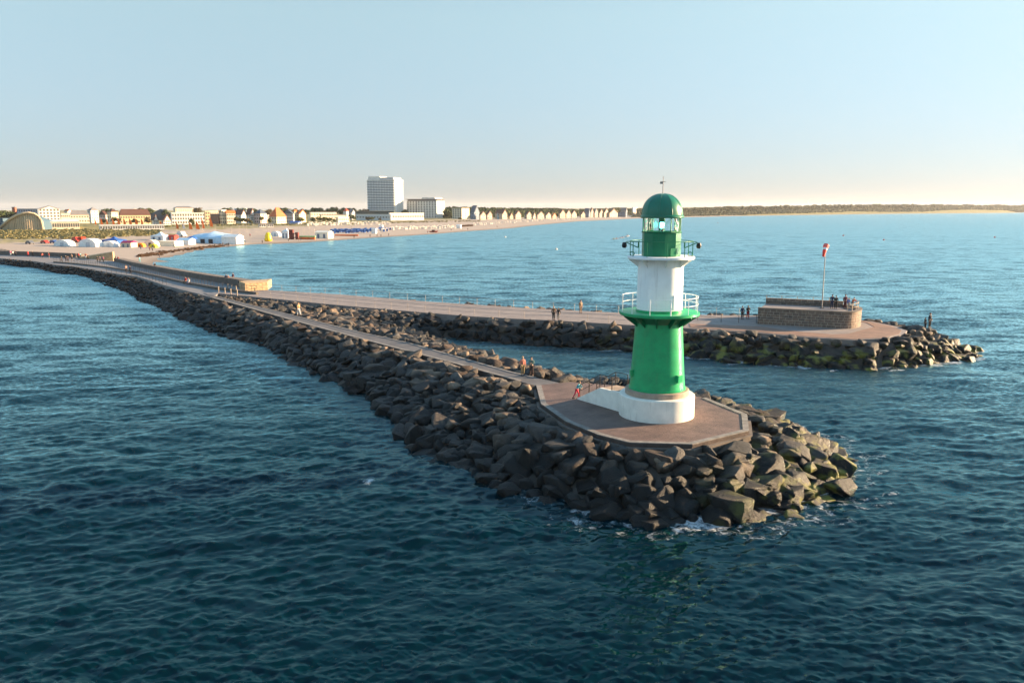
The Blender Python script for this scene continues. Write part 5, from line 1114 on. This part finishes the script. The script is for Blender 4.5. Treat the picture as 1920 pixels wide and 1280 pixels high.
pavilion(543, 563, 414.5, 417, 420.5, cm('awning_post', (.4, .42, .45)), 'blue awning stall before the blue-shaded house', tdb, 2, False)
# feather flags and poles
FM = {}
def flag(px, yt, yb, col, lab, grp, wide=1.0):
    x, y, z = G(px, yb); h = ZY(yt, y) - z
    t = thing('flag', lab, 'flag', (x, y, z), rnd.uniform(-.6, .1), grp); k = col
    MB().tube([(0, 0, -.1), (0, 0, h)], .09, 6).build('pole', M['grail'], t)
    if col:
        vs = []; n = 6
        for i in range(n + 1): u = i / n; vs += [(.08, 0, h * (.25 + .74 * u)), (.08 + wide * (1.9 - 1.1 * u) * (1 if i < n else .1), .25 * math.sin(u * 5), h * (.22 + .74 * u))]
        vs2 = [(a, b + .05, c) for a, b, c in vs]; m = len(vs)
        fs = [(2 * i, 2 * i + 1, 2 * i + 3, 2 * i + 2) for i in range(n)]; fs += [tuple(m + q for q in f[::-1]) for f in fs]; MB().add(vs + vs2, fs).build('cloth', col, t)
fo_ = cm('flag_orange', (.80, .17, .02), rough=.8); fw = cm('flag_white', (.75, .74, .7), rough=.8)
for i, px in enumerate((178, 189, 200, 211, 221, 232, 243, 254, 265)): flag(px, 409, 424.5, fo_, 'orange feather flag in the row before the yellow spa building', 'orange flags by the spa building')
for px, yt, yb, c in ((300, 414, 427, fo_), (331, 416, 433, fo_), (355, 416, 434, fo_), (368, 415.5, 434, fo_), (379, 409, 434, fo_), (394, 406, 431, fo_)): flag(px, yt, yb, c, 'tall orange flag on the sand before the grand white hotel', 'orange flags before the white hotel', 1.2)
flag(343, 417, 432, fw, 'lone white feather flag among the orange flags', None)
for px, yt, yb in ((380, 419, 436), (404, 420, 434), (419, 421, 434), (434, 424, 447), (450, 422, 452), (457, 419, 433), (462, 420, 434), (502, 426, 437), (507, 427, 437), (560, 425, 441), (570, 425, 441), (580, 426, 441), (590, 428, 445), (660, 423, 441)): flag(px, yt, yb, None, 'thin pale flagpole without a flag on the sand', 'bare flagpoles on the beach')
flag(933, 399, 416, cm('sail_blue', (.1, .35, .5)), 'thin blue sail or banner on a mast before the villa row', None, .6)
# vehicles
def car(px, yb, col, lab, s=1.0, van=False):
    x, y, z = G(px, yb); t = thing('parked_car', lab, 'car', (x, y, z), ROT - .3, 'vehicles behind the tents'); t.scale = (s, s, s)
    prof = [(-2.2, .35), (-2.2, .85), (-1.5, .95), (-1.0, 1.45 if not van else 1.9), (.9, 1.45 if not van else 1.95), (1.6, .95), (2.2, .8), (2.2, .35)]
    n = len(prof); MB().add([(a, -.85, b) for a, b in prof] + [(a, .85, b) for a, b in prof], [tuple(range(n)), tuple(range(2 * n - 1, n - 1, -1))] + [(i, (i + 1) % n, n + (i + 1) % n, n + i) for i in range(n)]).build('body', col, t)
    MB().box((-.05, 0, 1.18), (1.75, 1.74, .34), taper=.9).build('window_glass', cm('window_glass', (.035, .05, .065)), t)
    for a in (-1.35, 1.35):
        for b in (-.8, .8): MB().tube([(a, b - .1, .33), (a, b + .1, .33)], .33, 12).build('wheel', dkm, t, 40)
car(56, 457.5, cm('car_grey', (.1, .11, .13), rough=.3), 'dark grey car parked furthest left on the sand'); car(84, 456.5, cm('car_red', (.35, .03, .02), rough=.3), 'red car parked on the sand left of the tents'); car(101, 456, cm('car_blue', (.03, .08, .25), rough=.3), 'blue car next to the first white dome tent')
car(143, 454.5, cm('car_red', (.35, .03, .02)), 'dark red van behind the first dome tent', 1.3, True); car(154, 454.5, cm('car_bright_red', (.5, .05, .02), rough=.3), 'bright red van behind the largest dome tent', 1.3, True)
car(340, 444, cm('car_white', (.7, .7, .68), rough=.3), 'white van behind the pale blue marquee', 1.5, True)

# hooded wicker beach chairs
def chair_mesh(m):
    mb = MB(); prof = [(-.55, .05), (-.6, .45), (-.55, 1.1), (-.25, 1.62), (.25, 1.6), (.5, 1.35), (.15, 1.2), (-.2, .95), (-.15, .5), (.45, .48), (.5, .05)]
    n = len(prof); mb.add([(-.62, -b_, c) for b_, c in prof] + [(.62, -b_, c) for b_, c in prof], [(i, (i + 1) % n, n + (i + 1) % n, n + i) for i in range(n)]); 
    for s in (-.6, .6): mb.box((s, 0.05, .75), (.08, .95, 1.4), taper=.9)
    return mb.mesh('beach_chair', m)
CHM = {'white': chair_mesh(cm('wicker_white', (.74, .68, .6), rough=.8)), 'blue': chair_mesh(cm('wicker_blue', (.015, .09, .30), rough=.7)), 'dark': chair_mesh(cm('wicker_brown', (.10, .06, .04), rough=.8))}
def chairs(n, f, col, lab, grp):
    for i in range(n):
        px, py = f(i / n); x, y, z = G(px, py); o = link('beach_chair', CHM[col]); o.location = (x, y, z); o.rotation_euler = (0, 0, rnd.uniform(.2, 1.3)); s = rnd.uniform(1.0, 1.15); o.scale = (s, s, s); tag(o, lab, 'beach chair', grp)
R_ = rnd.uniform
chairs(70, lambda u: (578 + 155 * u + R_(-1, 1), 421.6 + R_(-1.7, 1.8) - 2 * u), 'white', 'white hooded beach chair in the rows below the seafront hedge', 'white beach chairs by the hedge')
chairs(62, lambda u: (622 + 76 * u + R_(-1, 1), 435.2 + R_(-2.8, 2.6) - 1.0 * u), 'blue', 'blue hooded beach chair in the rows right of the warm white marquee', 'blue beach chairs')
chairs(14, lambda u: (706 + 28 * u, 432.5 + R_(-2.5, 2.5)), 'blue', 'blue hooded beach chair right of the small white booth', 'blue beach chairs by the booth')
chairs(14, lambda u: (706 + 28 * u, 432 + R_(-2.5, 2.5)), 'white', 'white hooded beach chair among the blue ones right of the booth', 'white beach chairs by the booth')
chairs(48, lambda u: (735 + 120 * u + R_(-1, 1), 429.6 + R_(-1.8, 1.8) - 3.2 * u), 'white', 'white hooded beach chair on the sand below the hotels', 'white beach chairs below the hotels')
chairs(11, lambda u: (866 + 22 * u, 425.4 - 1.2 * u), 'dark', 'brown hooded beach chair in the short row by the white booth', 'brown beach chairs')
chairs(70, lambda u: (888 + 300 * u ** 1.05 + R_(-1, 1), np.interp(888 + 300 * u ** 1.05, [888, 960, 1050, 1188], [422, 417.5, 412.5, 406.5]) + R_(-1.2, .9)), 'white', 'tiny white beach chair along the shore below the villa row', 'white beach chairs below the villas')

# ------------------------------------------------------------------ people
SKIN = cm('skin', (.46, .27, .18), rough=.6, scale=20); HAIR = cm('hair_dark', (.03, .02, .015), rough=.7); HAIRB = cm('hair_fair', (.30, .18, .07), rough=.7); SHOE = cm('shoe_dark', (.02, .02, .022), rough=.6); EYE = cm('eye_dark', (.01, .01, .01), rough=.2)
def skinned(name, verts, edges, radii, root=0, sub=1):
    me = bpy.data.meshes.new('tmp'); me.from_pydata(verts, edges, []); o = bpy.data.objects.new('tmp', me); COL.objects.link(o)
    sm = o.modifiers.new('s', 'SKIN'); sm.use_smooth_shade = True; su = o.modifiers.new('u', 'SUBSURF'); su.levels = su.render_levels = sub
    d = me.skin_vertices[0].data if me.skin_vertices else me.skin_vertices.new().data
    for i, r in enumerate(radii): d[i].radius = (r, r)
    d[root].use_root = True
    bpy.context.view_layer.update(); dg = bpy.context.evaluated_depsgraph_get(); m = bpy.data.meshes.new_from_object(o.evaluated_get(dg)); m.name = name
    bpy.data.objects.remove(o); return m
class Sk:
    def __init__(s): s.v = []; s.e = []; s.r = []
    def n(s, p, r, par=None):
        s.v.append(tuple(p)); s.r.append(r); i = len(s.v) - 1
        if par is not None: s.e.append((par, i))
        return i
POSES = {   # per side: elbow, wrist, knee, ankle (x is mirrored for the left), lean of the upper body
    'stand': dict(el=[(.25, .03, 1.15)] * 2, wr=[(.24, -.08, .90)] * 2, kn=[(.10, -.03, .50)] * 2, an=[(.11, .02, .08)] * 2, lean=0),
    'walk': dict(el=[(.25, .14, 1.17), (.25, -.08, 1.16)], wr=[(.24, .16, .92), (.23, -.26, .96)], kn=[(.10, -.16, .52), (.09, .06, .50)], an=[(.10, -.22, .10), (.10, .36, .14)], lean=.04),
    'reach': dict(el=[(.30, -.14, 1.26), (.25, .03, 1.15)], wr=[(.30, -.40, 1.24), (.24, -.08, .90)], kn=[(.14, -.04, .50), (.12, .02, .50)], an=[(.18, .02, .08), (.15, .05, .08)], lean=.06),
    'lean': dict(el=[(.27, -.30, 1.20), (.27, -.26, 1.18)], wr=[(.20, -.44, 1.04), (.18, -.46, 1.06)], kn=[(.12, -.18, .50), (.10, .12, .50)], an=[(.16, -.16, .08), (.12, .34, .09)], lean=.22),
    'folded': dict(el=[(.26, -.04, 1.18)] * 2, wr=[(.06, -.20, 1.22), (.04, -.22, 1.16)], kn=[(.11, -.02, .50), (.12, -.02, .50)], an=[(.13, .02, .08), (.15, .0, .08)], lean=.0),
    'sit': dict(el=[(.26, -.06, 1.15)] * 2, wr=[(.18, -.30, 1.0)] * 2, kn=[(.11, -.44, .93), (.13, -.44, .92)], an=[(.12, -.46, .50), (.14, -.42, .50)], lean=.02),
}
def pose_meshes(p, child=False):
    q = POSES[p]; L = q['lean']; up = lambda x, y, z: (x, y - L * max(0, z - .95) / .5, z - abs(L) * .18 * max(0, z - .95))
    b = Sk(); pel = b.n((0, 0, .96), .125); sp_ = b.n(up(0, 0, 1.13), .115, pel); ch = b.n(up(0, 0, 1.36), .135, sp_); nk = b.n(up(0, 0, 1.50), .052, ch); h0 = b.n(up(0, -.02, 1.58), .078, nk); h1 = b.n(up(0, -.015, 1.67), .086, h0); b.n(up(0, 0, 1.73), .05, h1); b.n(up(0, -.105, 1.615), .014, h0)
    j = Sk(); jp = j.n((0, 0, .90), .150); js = j.n(up(0, 0, 1.13), .142, jp); jc = j.n(up(0, 0, 1.36), .165, js); j.n(up(0, 0, 1.475), .085, jc)
    k = Sk(); kp = k.n((0, 0, .98), .140)
    so_ = Sk(); eyes = MB(); shoes = MB()
    for s, i in ((1, 0), (-1, 1)):
        m = lambda t: (t[0] * s, t[1], t[2])
        sh = up(.185 * s, 0, 1.41); el = up(*m(q['el'][i])); wr = up(*m(q['wr'][i])); d = (Vector(wr) - Vector(el)).normalized(); pm = Vector(wr) + d * .06
        a = b.n(sh, .056, ch); e = b.n(el, .043, a); w_ = b.n(wr, .03, e); p_ = b.n(pm, .033, w_)
        sd = d.cross(Vector((0, 0, 1)) if abs(d.z) < .9 else Vector((0, 1, 0))).normalized(); cu = d.cross(sd)
        for t_, ln in ((-.026, .060), (-.009, .072), (.009, .068), (.026, .052)):
            f0 = b.n(pm + sd * t_ + d * .03, .0095, p_); f1 = b.n(pm + sd * t_ + d * (.03 + ln * .6) + cu * .01, .009, f0); b.n(pm + sd * t_ * 1.05 + d * (.03 + ln) + cu * .03, .008, f1)
        t0 = b.n(pm - d * .02 + sd * .04 * s, .011, p_); b.n(pm + d * .02 + sd * .062 * s, .0095, t0)
        hp = b.n((.09 * s, 0, .90), .098, pel); kn = b.n(m(q['kn'][i]), .062, hp); an = b.n(m(q['an'][i]), .04, kn); b.n((m(q['an'][i])[0] * 1.05, m(q['an'][i])[1] - .13, m(q['an'][i])[2] - .04), .035, an)
        a = j.n(sh, .078, jc); e = j.n(el, .058, a); j.n(Vector(wr) - d * .02, .044, e)
        kh = k.n((.092 * s, 0, .89), .118, kp); kk = k.n(m(q['kn'][i]), .082, kh); A = Vector(m(q['an'][i])); k.n(A + (Vector(m(q['kn'][i])) - A) * .12, .064, kk)
        an_ = m(q['an'][i]); shoes.box((an_[0] * 1.03, an_[1] - .06, an_[2] - .035), (.10, .27, .085), 0, 0, .82); c = up(.033 * s, -.098, 1.645); eyes.lathe([(.002, c[2] - .01), (.011, c[2]), (.002, c[2] + .01)], 6, (c[0], c[1]))
    hr = MB(); c = up(0, .012, 1.66); pts = []
    for i in range(7):
        a = -.35 + (PI / 2 + .35) * i / 6; pts.append((max(.100 * math.cos(a), .004), c[2] + .105 * math.sin(a)))
    hr.lathe(pts, 14, (c[0], c[1] + .018))
    return dict(body=skinned('body', b.v, b.e, b.r, 0), jacket=skinned('jacket', j.v, j.e, j.r, 0), trousers=skinned('trousers', k.v, k.e, k.r, 0), shoes=shoes.mesh('shoes', SHOE), hair=hr.mesh('hair', HAIR, 60), eyes=eyes.mesh('eyes', EYE))
PM = {p: pose_meshes(p) for p in POSES}
for d in PM.values():
    for k in ('body', 'jacket', 'trousers'): d[k].materials.clear(); d[k].materials.append(SKIN)
CLO = lambda c: cm('cloth_%02x%02x%02x' % tuple(int(v * 255) for v in c), c, rough=.9, scale=8)
def person(px, py, z, pose, az, jac, tro, lab, hgt=1.74, hair=None, group=None, xyz=None):
    if xyz is None: x, y = P(px, py, z)
    else: x, y, z = xyz
    t = thing('person', lab, 'person', (x, y, z), math.radians(180 - az) , group); s = hgt / 1.74; t.scale = (s, s, s)
    for k, me in PM[pose].items():
        o = link(k, me, t); m_ = {'jacket': CLO(jac), 'trousers': CLO(tro) if tro else SKIN, 'hair': hair or HAIR}.get(k)
        if m_: o.material_slots[0].link = 'OBJECT'; o.material_slots[0].material = m_
    return t
K_, NV, RD, WT, TE, BR, PK, OR, GY, TN = (.02, .02, .022), (.025, .035, .075), (.45, .03, .03), (.7, .68, .64), (.10, .35, .42), (.16, .09, .05), (.65, .18, .28), (.62, .2, .1), (.16, .16, .17), (.42, .27, .13)
A_ = 20   # most people walk along the moles
person(1081, 747, ZD, 'lean', 110, TE, (.62, .06, .09), 'child in a blue top and red trousers leaning on the stair handrail foot', 1.38, HAIRB)
person(980, 703.5, ZD, 'stand', 160, (.55, .2, .14), (.28, .20, .10), 'person in a salmon top and tan trousers beside the lighthouse path', 1.68, HAIRB); person(996.5, 704.5, ZD, 'folded', 200, (.10, .16, .14), (.06, .035, .03), 'person in a dark teal jacket with folded arms beside the one in salmon', 1.66)
person(560.5, 592, ZD, 'walk', -45, TN, (.55, .56, .56), 'lone walker in a tan jacket and pale trousers on the narrow path', 1.8, HAIRB)
person(1038, 599.5, ZD + .02, 'stand', 180, BR, K_, 'taller of the two people standing at the near edge of the second mole', 1.76, HAIRB); person(1047, 600, ZD + .02, 'walk', 190, K_, (.2, .19, .18), 'shorter person in black at the near edge of the second mole', 1.62)
person(1088.5, 587.5, ZD + .02, 'stand', 150, (.32, .22, .14), (.22, .15, .1), 'person in a long brown coat on the far side of the second mole', 1.85)
person(1391.5, 598, ZD + .03, 'stand', 170, NV, K_, 'person in a dark blue jacket left of the stone bastion', 1.72); person(1402, 597.5, ZD + .03, 'folded', 170, K_, RD, 'person in a black jacket and red trousers left of the stone bastion', 1.76)
zb_ = ZD + 1.76
person(1559.5, 578, zb_, 'stand', 20, NV, NV, 'taller person of the couple by the windsock pole on the bastion', 1.78); person(1566.5, 578.5, zb_, 'stand', 10, K_, K_, 'shorter person in black of the couple by the windsock pole', 1.66)
person(1584, 578.5, zb_, 'stand', 170, (.12, .03, .05), (.10, .02, .03), 'person in dark maroon clothes at the bastion railing', 1.8); person(1591, 579.5, zb_, 'reach', 240, (.02, .10, .35), GY, 'child in a bright blue jacket at the bastion railing', 1.45); person(1598, 579, zb_, 'lean', 60, (.60, .14, .05), GY, 'person in an orange-red jacket leaning on the bastion railing', 1.5)
def on_rock(px, py):
    x, y = P(px, py, 2.2); d = np.hypot(RK[:, 0] - x, RK[:, 1] - y); i = np.argmin(d); return x, y, max(2.2, float(RK[i, 2] + .3 * RK[i, 3]))
def ground_rock(xyz, lab):
    x, y, z = xyz; o = link('boulder', ROCKS[3]); o.location = (x, y, z - .5); o.scale = (1.7, 1.7, 1.35); tag(o, lab, 'boulder')
X1 = (*P(1734.5, 616.5, 2.3), 2.3); X2 = (*P(1742.5, 614.5, 2.4), 2.4)
person(0, 0, 0, 'reach', 262, K_, K_, 'smaller figure in black reaching out an arm on the outermost rocks', 1.4, xyz=X1); person(0, 0, 0, 'stand', 150, (.03, .035, .05), K_, 'tall figure in black with the smaller one on the outermost rocks', 1.85, xyz=X2)
for xx, l_ in ((X1, 'flat boulder under the smaller figure on the outermost rocks'), (X2, 'flat boulder under the tall figure on the outermost rocks')):
    ground_rock(xx, l_)
# people by the sea wall and on the promenade
person(349, 535.5, ZD - .5, 'sit', 200, RD, K_, 'seated person in a red jacket on the promenade step', 1.74); person(354.5, 537, ZD - .5, 'sit', 190, WT, (.1, .12, .2), 'seated person in white next to the one in red', 1.7, HAIRB)
person(424.5, 531.5, ZD, 'stand', 170, NV, NV, 'person in dark blue in front of the sea wall, left of the pair', 1.8); person(428.5, 531.5, ZD, 'stand', 160, (.30, .14, .1), (.05, .12, .25), 'person in rust and blue beside the one in dark blue', 1.7, HAIRB); person(437.5, 528, ZD, 'stand', 200, (.12, .06, .09), K_, 'person leaning against the dark sea wall', 1.75); person(449, 538.5, ZD, 'walk', 150, K_, (.5, .3, .26), 'child with pinkish trousers by the sandstone block', 1.35)
spots = ((20, 479.5, PK, WT, 'person in pink at the far left of the promenade'), (25, 479.5, WT, GY, 'person in white beside the one in pink'), (30, 480, NV, K_, 'person in navy at the far left beside the one in white'), (53, 480.5, RD, RD, 'person in red alone on the far promenade'), (61, 480, K_, K_, 'person in black right of the lone red one'),
  (80, 484, RD, K_, 'person in dark red by the low promenade wall'), (92, 484.5, RD, GY, 'person in red near the end of the low promenade wall'), (115.5, 492, K_, K_, 'tall person in black at the sea edge of the promenade'), (124, 490.5, K_, NV, 'left person of a dark pair on the promenade'), (128, 491, NV, K_, 'right person of a dark pair on the promenade'), (135, 487.5, (.5, .3, .2), K_, 'person in tan right of the dark pair'),
  (143, 486, K_, GY, 'person in black in the dense crowd'), (148, 485, RD, K_, 'person in bright red in the dense crowd'), (151, 484, TE, K_, 'person in teal in the dense crowd'), (161, 485.5, (.4, .08, .08), WT, 'person in dark red left of the sloping sandstone block'), (165, 487.5, K_, K_, 'person in black below the sloping sandstone block'),
  (183, 491.5, K_, K_, 'left person of three below the sloping block'), (188, 492, NV, K_, 'middle person of three below the sloping block'), (194, 491.5, PK, K_, 'person in pink of three below the sloping block'), (217, 491, K_, (.2, .06, .05), 'person in black at the beach steps'), (222, 491.5, (.2, .04, .04), WT, 'person in maroon at the beach steps'),
  (237, 510.5, (.45, .26, .2), K_, 'left of a couple walking along the promenade railing'), (244.5, 512, NV, K_, 'right of a couple walking along the promenade railing'), (262, 492.5, TE, TE, 'person in teal on the sand behind the sea wall'), (291, 505, K_, K_, 'person in black in front of the middle of the sea wall'))
for i, (px, py, a, b_, lab) in enumerate(spots): person(px, py, zpx(px) if px < 262 else (zpx(px) if px > 280 else 1.2), ('stand', 'walk')[i % 2], (150, 320, 200, 100)[i % 4], a, b_, lab, rnd.uniform(1.62, 1.85), HAIRB if i % 3 == 0 else HAIR)
for i, (px, py, c, lab) in enumerate(((264, 467.5, K_, 'person in black on the sand before the yellow tent, left'), (281, 470.5, (.3, .03, .08), 'person in maroon on the sand before the yellow tent'), (286, 471, GY, 'person in grey beside the one in maroon'), (299, 483.5, BR, 'person in brown alone on the open sand'), (327, 464.5, NV, 'person in navy near the long cream tent'), (403, 464, K_, 'person in black at the waterline below the blue marquee'), (418, 461.5, BR, 'person in brown near the white marquee'), (426, 463, K_, 'person at the water with a companion below the white marquee'), (429, 462.5, K_, 'companion at the water below the white marquee'),
    (492, 456.5, K_, 'person in black on the shore left of the yellow inflatable'), (541, 452, K_, 'person in black below the white pagoda'), (560, 451.5, BR, 'person in brown at the dark red tower'), (564, 451, K_, 'person in black right of the dark red tower'), (580, 450, BR, 'person in brown on the shore below the orange barrier'), (664, 446.5, K_, 'person in black on the shore below the blue chairs'), (694, 444.8, K_, 'person in black on the shore right of the blue chairs'), (707, 443.3, GY, 'person in grey on the shore by the white booth'), (714.5, 444.5, K_, 'tall person in black on the shore by the white booth'), (729, 442.5, K_, 'person in black on the shore left of the brown wreck'), (802, 437, RD, 'person in red on the shore below the second hotel'),
    (846, 432.5, BR, 'person in brown on the shore below the apartment block'), (877, 431.5, K_, 'person in black on the shore right of the white booth'), (932, 426.7, BR, 'person in brown on the sand spit'), (469, 444, RD, 'person in red on the sand left of the inflatable'))):
    x, y, z = G(px, py); person(0, 0, 0, ('stand', 'walk')[i % 2], rnd.choice((30, 150, 200, 330)), c, K_ if i % 3 else NV, lab, rnd.uniform(1.65, 1.85), xyz=(x, y, z))
# small craft, buoys, wind turbines
x, y, z = G(813, 435.5); t = thing('rowing_boat', 'red boat drawn up on the shore below the second hotel', 'boat', (x, y, z), -.4); MB().add([(-4, 0, .9), (-2.5, -1, .8), (2, -1.1, .8), (4, 0, 1.1), (2, 1.1, .8), (-2.5, 1, .8), (-3, 0, 0), (2.6, 0, 0)], [(0, 1, 6), (1, 2, 7, 6), (2, 3, 7), (3, 4, 7), (4, 5, 6, 7), (5, 0, 6), (0, 5, 4, 3, 2, 1)]).build('hull', cm('boat_red', (.5, .06, .02)), t); MB().box((0, 0, 1.2), (2.2, 1.2, .9)).build('cabin', dkm, t)
def swimmer_raft(px, py, c, lab):
    x, y = P(px, py, 0); t = thing('surfer', lab, 'person', (x, y, .02), rnd.uniform(-.4, .4), 'paddlers far out in the bay'); t.scale = (1, 1, 1)
    for k, me in PM['sit'].items():
        o = link(k, me, t); o.location = (0, 0, -.62); m_ = {'jacket': CLO(c), 'trousers': CLO(K_), 'hair': HAIR}.get(k)
        if m_: o.material_slots[0].link = 'OBJECT'; o.material_slots[0].material = m_
    MB().tube([(-1.5, 0, .1), (-1.0, 0, .14), (1.0, 0, .14), (1.5, 0, .1)], [.05, .3, .3, .05], 8).build('board', CLO(WT), t, 40)
for px, py, c, lab in ((1151, 449.2, (.5, .5, .1), 'paddler in yellow, leftmost of the group in the bay'), (1156, 448.5, OR, 'paddler in orange in the bay group'), (1163, 447, WT, 'paddler in white in the bay group'), (1167, 446, (.3, .1, .3), 'paddler in purple in the bay group'), (1174, 444, WT, 'paddler in pale clothes in the bay group'), (1177, 443, OR, 'paddler in red-orange, rightmost of the group in the bay')): swimmer_raft(px, py, c, lab)
for px, py, m_, lab in ((1657, 450.5, 'r', 'red buoy right of the windsock far out'), (1581, 442.2, 'r', 'red buoy above the windsock far out'), (1865, 445.5, 'r', 'red buoy near the right edge of the bay'), (1346, 418.5, 'r', 'red buoy far out right of the lantern'), (1043, 468, 'w', 'white buoy in the bay left of the lighthouse'), (947, 445, 'w', 'white buoy nearer the villa shore')):
    x, y = P(px, py, 0); t = thing('buoy', lab, 'buoy', (x, y, 0)); MB().lathe([(.1, -.4), (.45, -.2), (.55, .1), (.4, .4), (.1, .6)], 12).build('float', cm('buoy_red', (.6, .08, .05)) if m_ == 'r' else cm('buoy_white', (.7, .65, .58)), t, 50); MB().tube([(0, 0, .5), (0, 0, 1.1)], .05, 6).build('pole', M['grail'], t)
for px, yt, lab in ((1515, 377.5, 'faint white wind turbine far behind the forest, left one'), (1597, 376.5, 'faint white wind turbine far behind the forest, right one')):
    y = 8200; zt = ZY(yt, y); x = WX(px, y, zt); t = thing('wind_turbine', lab, 'wind turbine', (x, y, 4)); wm = cm('turbine_white', (.6, .6, .6)); MB().tube([(0, 0, 0), (0, 0, zt - 4)], [2.2, 1.2], 8).build('tower', wm, t)
    MB().box((0, 0, zt - 4), (3, 8, 3)).build('nacelle', wm, t)
    for k in range(3): a = 2 * PI * k / 3 + px; MB().tube([(0, -4, zt - 4), (30 * math.sin(a), -4, zt - 4 + 30 * math.cos(a))], [1.4, .4], 6).build('blade', wm, t)

# ------------------------------------------------------------------ thin sea haze
hm, ht, hb_ = nodes('haze'); ht.nodes.remove(hb_)
pv = ht.nodes.new('ShaderNodeVolumePrincipled'); pv.inputs['Color'].default_value = (.86, .88, .9, 1); pv.inputs['Density'].default_value = 4.5e-5; pv.inputs['Anisotropy'].default_value = .2
ht.links.new(pv.outputs[0], ht.nodes['Material Output'].inputs['Volume'])
hz = MB().box((0, 6000, 52), (30000, 18000, 116)).build('haze', hm); hz['kind'] = 'stuff'; hz['label'] = 'thin pale sea haze over the bay'
